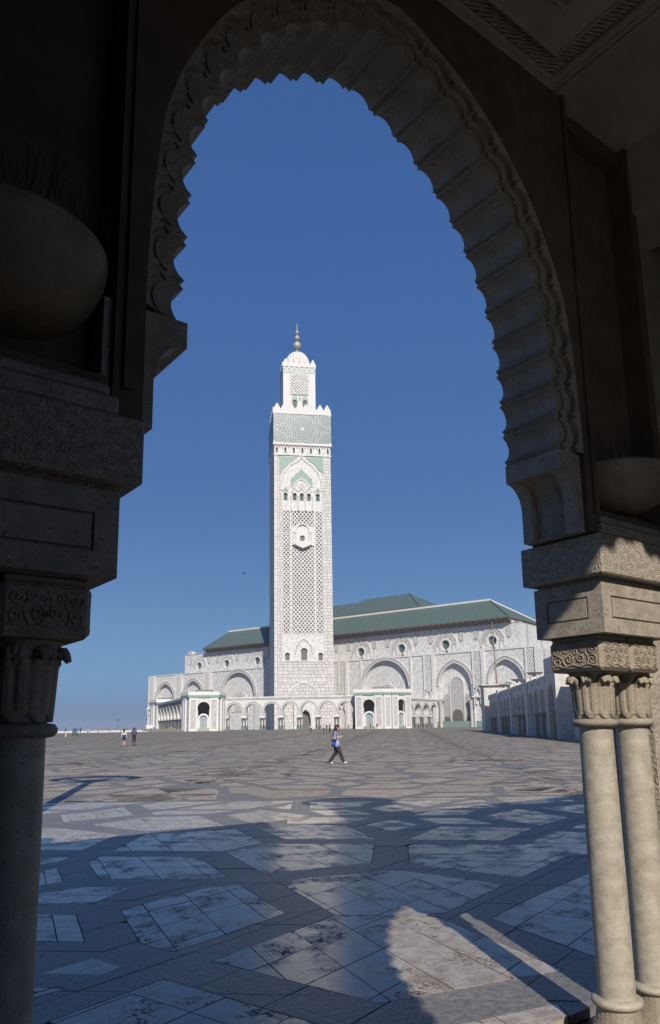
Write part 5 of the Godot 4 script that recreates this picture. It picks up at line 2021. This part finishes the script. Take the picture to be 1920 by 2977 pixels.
func build_outliers() -> void:
	street_lamp(Vector3(-5.35, 0.0, -12.6), "tall dish-topped lamp hidden beside the portico, casting the disc shadow", 9.0)
	street_lamp(Vector3(-171.5, 0.8, -620.0), "distant funnel-topped lamp on the sea edge, above the couple", 9.0)
	street_lamp(Vector3(-147.5, 0.8, -620.0), "distant funnel-topped lamp on the sea edge, next to the arcade", 9.0)
	# sea wall: a row of pale blocks with gaps
	var wall := thing("sea_wall", "low pale sea wall of blocks along the edge of the plaza", "sea wall", Vector3(-110.0, 0, -236.0))
	var blk := mb()
	blk.cbox(Vector3(-1.62, 0.0, -0.4), Vector3(1.62, 0.78, 0.4), 0.05)
	var bm := blk.mesh()
	bm.surface_set_material(0, M.cream)
	for i in 15:
		place(bm, "wall_block", wall, Vector3(2.0 + i * 3.4, 0.62 + 0.02 * sin(i * 1.7), -1.0 * i * 0.4))
	var sb := mb()
	sb.box(Vector3(-30.0, 0.3, -0.25), Vector3(53.0, 1.0, 0.1))
	var so := obj("wall_core", sb, M.cream, wall)
	so.rotation.y = 0.117
	var rail := mb()
	for i in 34:
		rail.box(Vector3(36.0 + i * 1.0, 0.5, -12.0), Vector3(36.5 + i * 1.0, 1.75 + 0.25 * (i % 3), -11.4))
	rail.box(Vector3(34.0, 0.5, -12.6), Vector3(74.0, 1.55, -12.0))
	var ro := obj("breakwater_blocks", rail, M.concrete, wall)
	stuff(ro)
	var sign := thing("white_sign", "small white board standing on the sea edge below the lamps", "sign", Vector3(-70.5, 0.75, -300.0))
	var sg := mb()
	sg.box(Vector3(-1.3, 1.1, -0.1), Vector3(1.3, 2.5, 0.1))
	obj("board", sg, M.white, sign)
	for x in [-1.1, 0.95]:
		var sl := mb()
		sl.box(Vector3(x, 0.0, -0.08), Vector3(x + 0.15, 1.1, 0.08))
		obj("post", sl, M.white, sign)
	# flag pole before the mosque
	var fp := thing("flag_pole", "tall bare brown flag pole before the mosque, right of the tower", "flag pole", Vector3(52.2, 0.5, -232.0))
	var pm := mb()
	pm.tube([Vector3(0, 0, 0), Vector3(-0.35, 15, 0), Vector3(-0.8, 32.5, 0)], [0.30, 0.26, 0.12], 8)
	obj("pole_shaft", pm, M.pole, fp)
	var pb := mb()
	pb.box(Vector3(-0.6, -0.1, -0.6), Vector3(0.6, 0.5, 0.6))
	obj("pole_base", pb, M.concrete, fp)
	# a bird in the sky
	var bird := thing("bird", "small dark bird flying left of the minaret", "bird", Vector3(-13.4, 26.2, -119.0), 0.6)
	var bb := mb()
	bb.lathe([Vector2(0.0, -0.28), Vector2(0.05, -0.2), Vector2(0.09, 0.0), Vector2(0.06, 0.16), Vector2(0.05, 0.22), Vector2(0.0, 0.3)], Vector3.ZERO, 10)
	var bo := obj("bird_body", bb, M.black, bird)
	bo.rotation.z = PI / 2
	for s in [-1.0, 1.0]:
		var wg := mb()
		wg.quad(Vector3(-0.1, 0.02, 0.05 * s), Vector3(0.12, 0.02, 0.05 * s), Vector3(0.02, 0.16, 0.34 * s), Vector3(-0.12, 0.17, 0.36 * s))
		wg.quad(Vector3(-0.12, 0.17, 0.36 * s), Vector3(0.02, 0.16, 0.34 * s), Vector3(-0.18, 0.06, 0.62 * s), Vector3(-0.2, 0.06, 0.6 * s))
		obj("bird_wing", wg, M.black, bird)

# ---------- people ----------
# bones: [a, b, radius a, radius b, colour]; one smooth skin round all of them
func skin(b: MB, bones: Array, cell: float, k := 0.03) -> void:
	var lo := Vector3(1e9, 1e9, 1e9)
	var hi := -lo
	for q in bones:
		var r: float = maxf(q[2], q[3]) + cell * 2.5
		for e in [q[0], q[1]]:
			lo = lo.min(e - Vector3(r, r, r)); hi = hi.max(e + Vector3(r, r, r))
	var nx := int((hi.x - lo.x) / cell) + 2
	var ny := int((hi.y - lo.y) / cell) + 2
	var nz := int((hi.z - lo.z) / cell) + 2
	var f := PackedFloat32Array()
	f.resize(nx * ny * nz)
	f.fill(1.0)
	for q in bones:
		var a: Vector3 = q[0]
		var e: Vector3 = q[1]
		var r0: float = q[2]
		var r1: float = q[3]
		var pad := maxf(r0, r1) + cell * 2.5 + k
		var m0 := (a.min(e) - Vector3(pad, pad, pad) - lo) / cell
		var m1 := (a.max(e) + Vector3(pad, pad, pad) - lo) / cell
		var d := e - a
		var dd := maxf(d.length_squared(), 1e-9)
		for z in range(maxi(0, int(m0.z)), mini(nz, int(m1.z) + 1)):
			for y in range(maxi(0, int(m0.y)), mini(ny, int(m1.y) + 1)):
				for x in range(maxi(0, int(m0.x)), mini(nx, int(m1.x) + 1)):
					var p := lo + Vector3(x, y, z) * cell
					var t := clampf((p - a).dot(d) / dd, 0.0, 1.0)
					var v := p.distance_to(a + d * t) - lerpf(r0, r1, t)
					var i := (z * ny + y) * nx + x
					var o := f[i]
					var h := maxf(k - absf(o - v), 0.0) / k
					f[i] = minf(o, v) - h * h * k * 0.25
	var idx := {}
	var pos := []
	for z in nz - 1:
		for y in ny - 1:
			for x in nx - 1:
				var i := (z * ny + y) * nx + x
				var s := 0
				var c := [f[i], f[i + 1], f[i + nx], f[i + nx + 1], f[i + nx * ny], f[i + nx * ny + 1], f[i + nx * ny + nx], f[i + nx * ny + nx + 1]]
				for j in 8:
					if c[j] < 0.0:
						s += 1
				if s == 0 or s == 8:
					continue
				var acc := Vector3.ZERO
				var cnt := 0
				for e in [[0, 1], [2, 3], [4, 5], [6, 7], [0, 2], [1, 3], [4, 6], [5, 7], [0, 4], [1, 5], [2, 6], [3, 7]]:
					var va: float = c[e[0]]
					var vb: float = c[e[1]]
					if (va < 0.0) != (vb < 0.0):
						var t := va / (va - vb)
						var pa := Vector3(e[0] & 1, (e[0] >> 1) & 1, e[0] >> 2)
						var pb := Vector3(e[1] & 1, (e[1] >> 1) & 1, e[1] >> 2)
						acc += pa.lerp(pb, t); cnt += 1
				idx[i] = pos.size()
				pos.append(lo + (Vector3(x, y, z) + acc / cnt) * cell)
	var nor := []
	var col := []
	for p in pos:
		var best := 1e9
		var n := Vector3.UP
		var cc := Color(1, 1, 1)
		var acc := Vector3.ZERO
		for q in bones:
			var d: Vector3 = q[1] - q[0]
			var t := clampf((p - q[0]).dot(d) / maxf(d.length_squared(), 1e-9), 0.0, 1.0)
			var w: Vector3 = p - (q[0] + d * t)
			var v := w.length() - lerpf(q[2], q[3], t)
			acc += w.normalized() * exp(-absf(v) / (k * 0.5 + 0.004))
			if v < best:
				best = v; n = w; cc = q[4]
		nor.append((acc if acc.length() > 1e-6 else n).normalized()); col.append(cc)
	for key in idx:
		var i: int = key
		var x := i % nx
		var y := (i / nx) % ny
		var z := i / (nx * ny)
		for ax in 3:
			var st: int = [1, nx, nx * ny][ax]
			var u: int = [nx, nx * ny, 1][ax]
			var w: int = [nx * ny, 1, nx][ax]
			if not (idx.has(i - u) and idx.has(i - w) and idx.has(i - u - w)):
				continue
			if (f[i] < 0.0) == (f[i + st] < 0.0):
				continue
			var q := [idx[i - u - w], idx[i - w], idx[i], idx[i - u]]
			if f[i] > 0.0:
				q.reverse()
			for t in [[0, 1, 2], [0, 2, 3]]:
				var ps := []
				for e in t:
					ps.append(q[e])
				b.v.append(pos[ps[0]]); b.v.append(pos[ps[2]]); b.v.append(pos[ps[1]])
				b.n.append(nor[ps[0]]); b.n.append(nor[ps[2]]); b.n.append(nor[ps[1]])
				b.c.append(col[ps[0]]); b.c.append(col[ps[2]]); b.c.append(col[ps[1]])

const SKIN := Color(0.42, 0.26, 0.18)

# joints of a standing figure 1.68 m tall that faces +z; o overrides joints by name
func joints(o: Dictionary) -> Dictionary:
	var j := {"pelvis": Vector3(0, 0.93, 0), "waist": Vector3(0, 1.08, 0.0), "chest": Vector3(0, 1.26, 0), "neck": Vector3(0, 1.41, -0.01), "head": Vector3(0, 1.555, 0.015),
		"shl": Vector3(0.165, 1.365, -0.01), "shr": Vector3(-0.165, 1.365, -0.01), "ell": Vector3(0.23, 1.10, -0.02), "elr": Vector3(-0.23, 1.10, -0.02), "wrl": Vector3(0.24, 0.87, 0.05), "wrr": Vector3(-0.24, 0.87, 0.05),
		"hal": Vector3(0.235, 0.77, 0.07), "har": Vector3(-0.235, 0.77, 0.07),
		"hil": Vector3(0.085, 0.90, 0), "hir": Vector3(-0.085, 0.90, 0), "knl": Vector3(0.095, 0.50, 0.02), "knr": Vector3(-0.095, 0.50, 0.02), "anl": Vector3(0.10, 0.085, 0.0), "anr": Vector3(-0.10, 0.085, 0.0), "tol": Vector3(0.115, 0.035, 0.13), "tor": Vector3(-0.115, 0.035, 0.13)}
	for k in o:
		j[k] = o[k]
	return j

func body_bones(j: Dictionary, top: Color, sleeve: Color, legs: Color, calf: Color, shoe: Color, slim := 1.0, fists := true) -> Array:
	var s := slim
	var b := [
		[j.pelvis, j.waist, 0.125 * s, 0.115 * s, legs], [j.waist, j.chest, 0.115 * s, 0.135 * s, top], [j.chest, j.neck, 0.125 * s, 0.07, top],
		[j.shl, j.shr, 0.062 * s, 0.062 * s, top], [j.chest + Vector3(0.06, 0, 0), j.shl, 0.09 * s, 0.06 * s, top], [j.chest - Vector3(0.06, 0, 0), j.shr, 0.09 * s, 0.06 * s, top],
		[j.neck, j.head - Vector3(0, 0.04, 0), 0.05, 0.05, SKIN], [j.head - Vector3(0, 0.03, -0.01), j.head + Vector3(0, 0.035, -0.012), 0.078, 0.088, SKIN], [j.head + Vector3(0, -0.07, 0.035), j.head + Vector3(0, -0.02, 0.03), 0.045, 0.06, SKIN],
		[j.head + Vector3(0, 0.0, 0.09), j.head + Vector3(0, -0.03, 0.105), 0.010, 0.014, SKIN],
		[j.head + Vector3(0.085, -0.01, 0), j.head + Vector3(0.088, 0.02, -0.005), 0.016, 0.018, SKIN], [j.head + Vector3(-0.085, -0.01, 0), j.head + Vector3(-0.088, 0.02, -0.005), 0.016, 0.018, SKIN]]
	for d in ["l", "r"]:
		b.append_array([[j["sh" + d], j["el" + d], 0.055 * s, 0.043 * s, top], [j["el" + d], j["wr" + d], 0.041 * s, 0.030, sleeve],
			[j["hi" + d], j["kn" + d], 0.092 * s, 0.062 * s, legs], [j["kn" + d], j["an" + d], 0.060 * s, 0.043, calf], [j["an" + d] - Vector3(0, 0.03, 0.0), j["to" + d], 0.042, 0.034, shoe]])
		if fists:
			b.append([j["wr" + d], j["ha" + d], 0.032, 0.034, SKIN])
	return b

func hand(b: MB, wrist: Vector3, dir: Vector3, up: Vector3, side: float, col: Color) -> void:
	# palm, four curled fingers of unequal length and a thumb leaving the side of the palm
	var d := dir.normalized()
	var sd := d.cross(up).normalized() * side
	var nrm := sd.cross(d).normalized() * side
	var bones := [[wrist - d * 0.01, wrist + d * 0.075, 0.026, 0.028, col], [wrist + d * 0.03 + sd * 0.02, wrist + d * 0.08 + sd * 0.025, 0.016, 0.014, col], [wrist + d * 0.03 - sd * 0.02, wrist + d * 0.075 - sd * 0.028, 0.016, 0.013, col]]
	for i in 4:
		var o := wrist + d * (0.082 - 0.004 * absf(i - 1.4)) + sd * (0.030 - 0.020 * i)
		var len: float = [0.068, 0.076, 0.071, 0.056][i]
		var p1 := o + d * len * 0.5 - nrm * 0.008
		var p2 := p1 + d * len * 0.20 - nrm * len * 0.30
		var p3 := p2 - d * len * 0.12 - nrm * len * 0.26
		bones.append_array([[o, p1, 0.0095, 0.009, col], [p1, p2, 0.009, 0.0085, col], [p2, p3, 0.0085, 0.008, col]])
	var t0 := wrist + d * 0.03 + sd * 0.026
	var t1 := t0 + d * 0.035 + sd * 0.028 - nrm * 0.01
	bones.append_array([[t0, t1, 0.012, 0.0105, col], [t1, t1 + d * 0.034 - nrm * 0.012 + sd * 0.004, 0.0105, 0.009, col]])
	skin(b, bones, 0.006, 0.006)

func person(label: String, at: Vector3, turn: float, o: Dictionary, cols: Array, cell: float, height := 1.68, slim := 1.0, hair := 1, group := "") -> Node3D:
	var root := thing("person", label, "person", at, turn, group)
	var j := joints(o)
	var b := mb()
	skin(b, body_bones(j, cols[0], cols[1], cols[2], cols[3], cols[4], slim), cell)
	obj("body", b, M.person, root)
	if hair > 0:
		var h := mb()
		var hd: Vector3 = j.head
		var hb := [[hd + Vector3(0, 0.03, -0.03), hd + Vector3(0, 0.055, -0.015), 0.092, 0.09, cols[5]], [hd + Vector3(0, 0.0, -0.06), hd + Vector3(0, -0.05, -0.055), 0.075, 0.06, cols[5]]]
		if hair == 2:
			hb.append_array([[hd + Vector3(0.03, -0.03, -0.06), hd + Vector3(0.05, -0.28, -0.10), 0.07, 0.05, cols[5]], [hd + Vector3(-0.03, -0.03, -0.06), hd + Vector3(-0.05, -0.28, -0.10), 0.07, 0.05, cols[5]]])
		skin(h, hb, minf(cell, 0.024), 0.02)
		obj("hair", h, M.person, root)
	root.scale = Vector3.ONE * (height / 1.68)
	return root

func build_people() -> void:
	var black := Color(0.012, 0.011, 0.011)
	# the walking woman in the middle of the plaza, reading her phone
	var navy := Color(0.025, 0.026, 0.035)
	var blouse := Color(0.24, 0.27, 0.42)
	var j := joints({"pelvis": Vector3(0, 0.925, 0), "chest": Vector3(0, 1.25, 0.02), "neck": Vector3(0, 1.40, 0.03), "head": Vector3(0, 1.535, 0.065),
		"shl": Vector3(0.15, 1.35, 0.015), "shr": Vector3(-0.15, 1.35, 0.015), "ell": Vector3(0.19, 1.10, 0.02), "elr": Vector3(-0.19, 1.09, -0.04), "wrl": Vector3(0.09, 1.20, 0.25), "wrr": Vector3(-0.13, 1.15, 0.20), "hal": Vector3(0.06, 1.23, 0.33), "har": Vector3(-0.08, 1.20, 0.28),
		"knr": Vector3(-0.09, 0.50, 0.19), "anr": Vector3(-0.09, 0.10, 0.33), "tor": Vector3(-0.095, 0.075, 0.46), "knl": Vector3(0.085, 0.49, -0.01), "anl": Vector3(0.085, 0.12, -0.25), "tol": Vector3(0.09, 0.035, -0.16)})
	var root := thing("person", "woman in patterned blue blouse and dark trousers walking while reading a phone", "person", Vector3(0.30, 0, -33.4), deg_to_rad(84.0))
	var b := mb()
	var shoe := Color(0.75, 0.74, 0.72)
	var bones := body_bones(j, blouse, SKIN * 1.25, navy, navy, shoe, 0.95, false)
	for d in ["l", "r"]:
		bones.append([j["hi" + d], j["kn" + d], 0.095, 0.078, navy])
		bones.append([j["kn" + d], j["an" + d] + Vector3(0, 0.03, 0), 0.076, 0.072, navy])
	skin(b, bones, 0.018)
	hand(b, j.wrl, j.hal - j.wrl, Vector3(0.3, 1, 0), 1.0, SKIN * 1.25)
	hand(b, j.wrr, j.har - j.wrr, Vector3(-0.3, 1, 0), -1.0, SKIN * 1.25)
	obj("body", b, M.person, root)
	var h := mb()
	var hd: Vector3 = j.head
	var hair := Color(0.022, 0.015, 0.012)
	skin(h, [[hd + Vector3(0, 0.035, -0.025), hd + Vector3(0, 0.06, 0.0), 0.093, 0.09, hair], [hd + Vector3(0.03, -0.02, -0.06), hd + Vector3(0.04, -0.33, -0.13), 0.07, 0.045, hair], [hd + Vector3(-0.03, -0.02, -0.06), hd + Vector3(-0.05, -0.33, -0.11), 0.07, 0.045, hair], [hd + Vector3(-0.075, 0.0, 0.0), hd + Vector3(-0.09, -0.26, 0.0), 0.03, 0.03, hair]], 0.016, 0.02)
	obj("hair", h, M.person, root)
	var bl := mb() # loose blouse hanging over the hips, split in front
	var rows := []
	for i in 8:
		var f := i / 7.0
		var row := []
		for k in 25:
			var an := TAU * k / 24
			var r := lerpf(0.125, 0.20, f) * (1.0 + 0.10 * f * sin(an * 5.0 + 1.0))
			var y := lerpf(1.22, 0.80, f) - 0.10 * f * maxf(0.0, sin(an)) + 0.05 * f * cos(an * 3.0)
			row.append(Vector3(cos(an) * r * 1.05, y, sin(an) * r * 0.95 + 0.015))
		rows.append(row)
	for i in 7:
		for k in 24:
			var q := (i * 7 + k * 5 + (i * k) % 4) % 5
			bl.col = [Color(0.30, 0.33, 0.50), Color(0.50, 0.52, 0.62), Color(0.14, 0.17, 0.36), Color(0.36, 0.38, 0.54), Color(0.20, 0.23, 0.42)][q]
			bl.quad(rows[i][k], rows[i][k + 1], rows[i + 1][k + 1], rows[i + 1][k])
	obj("blouse", bl, M.person, root)
	var bs := Basis(Vector3.UP, deg_to_rad(84.0))
	var bag := thing("shoulder_bag", "bright blue and black shoulder bag on the walking woman's hip", "bag", Vector3(0.30, 0, -33.4) + bs * Vector3(-0.235, 0.80, -0.05), deg_to_rad(84.0))
	var bg := mb()
	bg.col = Color(0.03, 0.07, 0.55)
	bg.cbox(Vector3(-0.05, 0.02, -0.07), Vector3(0.02, 0.14, 0.08), 0.02)
	bg.col = black
	bg.cbox(Vector3(-0.052, 0.14, -0.10), Vector3(0.025, 0.25, 0.10), 0.02)
	obj("bag_body", bg, M.person, bag)
	var strap := mb()
	strap.col = black
	strap.tube([Vector3(0.0, 0.24, 0.12), Vector3(0.05, 0.45, 0.10), Vector3(0.15, 0.60, 0.08), Vector3(0.08, 0.48, -0.08), Vector3(0.02, 0.24, -0.13)], [0.012], 6)
	obj("bag_strap", strap, M.person, bag)
	var ph := thing("phone", "dark phone held up in front of the walking woman", "phone", Vector3(0.30, 0, -33.4) + bs * Vector3(0.01, 1.245, 0.40), deg_to_rad(84.0))
	var pm := mb()
	pm.t = Transform3D(Basis(Vector3.RIGHT, -0.9), Vector3.ZERO)
	pm.cbox(Vector3(-0.036, -0.02, -0.005), Vector3(0.036, 0.14, 0.005), 0.003)
	obj("phone_case", pm, M.black, ph)
	# the couple walking away on the left
	var wht := Color(0.62, 0.61, 0.58)
	person("woman seen from behind in white top and dark blue skirt, long dark hair", Vector3(-19.95, gy(74.5), -74.5), PI - 0.1, {"knl": Vector3(0.09, 0.5, 0.06), "anl": Vector3(0.09, 0.085, 0.06), "tol": Vector3(0.1, 0.035, 0.19)}, [wht, wht, Color(0.02, 0.03, 0.10), SKIN * 1.3, Color(0.5, 0.42, 0.36), black], 0.028, 1.62, 1.05, 2, "couple on the plaza")
	person("man seen from behind in blue jacket and black trousers, beside the woman in white", Vector3(-18.85, gy(74.0), -74.0), PI + 0.15, {"ell": Vector3(0.25, 1.12, 0.02), "wrl": Vector3(0.14, 1.02, 0.18), "hal": Vector3(0.08, 1.03, 0.24), "elr": Vector3(-0.25, 1.12, 0.02), "wrr": Vector3(-0.14, 1.02, 0.18), "har": Vector3(-0.08, 1.03, 0.24)}, [Color(0.07, 0.085, 0.17), Color(0.07, 0.085, 0.17), Color(0.02, 0.022, 0.03), Color(0.02, 0.022, 0.03), black, black], 0.028, 1.72, 1.1, 1, "couple on the plaza")
	var dark := Color(0.03, 0.03, 0.04)
	person("person in dark top and white trousers raising a camera, far left by sea wall", Vector3(-49.6, gy(144.0), -144.0), 2.2, {"ell": Vector3(0.22, 1.28, 0.16), "elr": Vector3(-0.22, 1.28, 0.16), "wrl": Vector3(0.08, 1.52, 0.28), "wrr": Vector3(-0.08, 1.52, 0.28), "hal": Vector3(0.05, 1.58, 0.33), "har": Vector3(-0.05, 1.58, 0.33)}, [Color(0.035, 0.02, 0.03), SKIN, Color(0.66, 0.65, 0.63), Color(0.66, 0.65, 0.63), wht, black], 0.04, 1.72)
	person("person in black standing at the sea wall behind the stroller", Vector3(-69.6, gy(214.0), -214.0), 0.5, {}, [dark, dark, dark, dark, black, black], 0.045, 1.7)
	person("person in white shirt bending over, right of the stroller by the sea wall", Vector3(-52.3, gy(166.0), -166.0), 1.4, {"knl": Vector3(0.09, 0.5, 0.1), "knr": Vector3(-0.09, 0.5, 0.1), "chest": Vector3(0, 1.22, 0.1), "neck": Vector3(0, 1.37, 0.15), "head": Vector3(0, 1.5, 0.2), "shl": Vector3(0.165, 1.33, 0.12), "shr": Vector3(-0.165, 1.33, 0.12)}, [wht, wht, Color(0.3, 0.3, 0.3), Color(0.3, 0.3, 0.3), black, black], 0.045, 1.65)
	var pram := thing("stroller", "child stroller with blue hood on the plaza near the sea wall", "stroller", Vector3(-52.2, gy(157.0), -157.0), 0.4)
	var hood := mb()
	hood.col = Color(0.04, 0.10, 0.35)
	var hp := []
	for i in 8:
		var a := PI / 2 * i / 7.0
		hp.append(Vector2(0.55 * cos(a) + 0.01, 1.15 + 0.5 * sin(a)))
	hood.lathe(hp, Vector3.ZERO, 14)
	obj("hood", hood, M.person, pram)
	var seat := mb()
	seat.col = Color(0.10, 0.13, 0.12)
	seat.cbox(Vector3(-0.5, 0.5, -0.4), Vector3(0.35, 1.15, 0.4), 0.08)
	obj("seat", seat, M.person, pram)
	var fr := mb()
	fr.col = dark
	fr.tube([Vector3(-0.4, 0.18, 0.3), Vector3(0.5, 0.75, 0.3), Vector3(0.9, 1.1, 0.3), Vector3(0.9, 1.1, -0.3), Vector3(0.5, 0.75, -0.3), Vector3(-0.4, 0.18, -0.3)], [0.03], 6)
	fr.tube([Vector3(0.5, 0.18, 0.3), Vector3(-0.3, 0.6, 0.3)], [0.03], 6)
	fr.tube([Vector3(0.5, 0.18, -0.3), Vector3(-0.3, 0.6, -0.3)], [0.03], 6)
	obj("frame", fr, M.person, pram)
	for wx in [-0.4, 0.5]:
		for wz in [-0.3, 0.3]:
			var wl := mb()
			wl.col = black
			wl.t = Transform3D(Basis(Vector3.RIGHT, PI / 2), Vector3(wx, 0.17, wz))
			wl.lathe([Vector2(0.1, -0.03), Vector2(0.17, -0.03), Vector2(0.17, 0.03), Vector2(0.1, 0.03), Vector2(0.1, -0.03)], Vector3.ZERO, 14)
			obj("wheel", wl, M.person, pram)
	# visitors before the arcade
	person("person in white top and black trousers walking alone before the arcade", Vector3(-3.55, gy(152.0), -152.0), 2.9, {}, [wht, wht, dark, dark, black, black], 0.045, 1.62)
	person("person in white shirt standing with the group before the arcade, leftmost of three", Vector3(-0.93, gy(147.0), -147.0), 0.6, {}, [Color(0.55, 0.57, 0.62), SKIN, Color(0.06, 0.07, 0.1), Color(0.06, 0.07, 0.1), black, black], 0.045, 1.68)
	person("person in olive and red standing in the middle of the group of three", Vector3(-0.38, gy(150.0), -150.0), 3.6, {"elr": Vector3(-0.3, 1.15, 0.05), "wrr": Vector3(-0.3, 1.25, 0.22), "har": Vector3(-0.3, 1.28, 0.3)}, [Color(0.12, 0.09, 0.03), SKIN, Color(0.22, 0.05, 0.05), Color(0.10, 0.10, 0.14), black, black], 0.045, 1.62)
	person("tall person in dark clothes, rightmost of the group of three", Vector3(0.22, gy(149.0), -149.0), 4.2, {}, [Color(0.05, 0.055, 0.08), SKIN, dark, dark, black, black], 0.045, 1.8)
	person("person in orange vest standing right of the arcade wing", Vector3(31.2, gy(216.0), -216.0), 0.3, {}, [Color(0.75, 0.20, 0.04), Color(0.75, 0.20, 0.04), Color(0.1, 0.1, 0.12), Color(0.1, 0.1, 0.12), black, black], 0.05, 1.7)
	person("person in bright yellow jacket behind the portico columns", Vector3(24.9, gy(73.0), -73.0), 1.0, {}, [Color(0.75, 0.62, 0.04), Color(0.75, 0.62, 0.04), dark, dark, black, black], 0.04, 1.7)
	var tops := [dark, Color(0.4, 0.06, 0.07), wht, Color(0.08, 0.09, 0.16), Color(0.35, 0.22, 0.20), Color(0.05, 0.05, 0.06), Color(0.5, 0.5, 0.52)]
	var names := ["black", "red", "white", "navy", "rose", "charcoal", "pale grey"]
	for i in 7:
		var dz := 262.0 - i * 2.5
		person("visitor in %s top in the row before the left arcade wing" % names[i], Vector3((-480.0 + i * 9.4 + (i % 2) * 2.0) / 2222.0 * dz, 0.8, -dz), i * 1.1, {}, [tops[i], tops[i], tops[(i + 3) % 7], dark, black, black], 0.06, 1.6 + 0.04 * (i % 4), 1.05, 1, "visitors before the left arcade wing")
	var more := [["orange shirt", Color(0.6, 0.18, 0.06), 1212.0], ["blue jacket", Color(0.08, 0.14, 0.4), 1224.0], ["peach top", Color(0.6, 0.32, 0.22), 1236.0], ["sky blue top", Color(0.2, 0.3, 0.55), 1249.0], ["black coat", Color(0.02, 0.02, 0.025), 1072.0], ["dark green jacket", Color(0.03, 0.06, 0.04), 1091.0]]
	for i in more.size():
		var dz := 226.0 + 1.7 * i
		person("visitor in %s standing by the right fountain pavilion and its arcade wing" % more[i][0], Vector3((more[i][2] - 950.0) / 2222.0 * dz, gy(dz), -dz), 1.3 * i, {}, [more[i][1], more[i][1], dark, dark, black, black], 0.06, 1.58 + 0.05 * (i % 3), 1.05, 1, "visitors before the right pavilion")
	var mid := [["grey hoodie", Color(0.2, 0.2, 0.22), 712.0, "below the left arches of the front arcade"], ["maroon top", Color(0.2, 0.03, 0.05), 762.0, "below the front arcade, left of the tower's foot"], ["pale blue shirt", Color(0.35, 0.42, 0.55), 925.0, "behind the group of three at the tower's foot"], ["cream coat", Color(0.5, 0.45, 0.36), 1008.0, "at the right end of the front arcade"]]
	for i in mid.size():
		var dz := 222.0 + 2.3 * i
		person("visitor in %s %s" % [mid[i][0], mid[i][3]], Vector3((mid[i][2] - 950.0) / 2222.0 * dz, gy(dz), -dz), 0.9 + 1.7 * i, {}, [mid[i][1], mid[i][1], dark, dark, black, black], 0.06, 1.6 + 0.06 * (i % 3), 1.05, 1, "visitors before the front arcade")
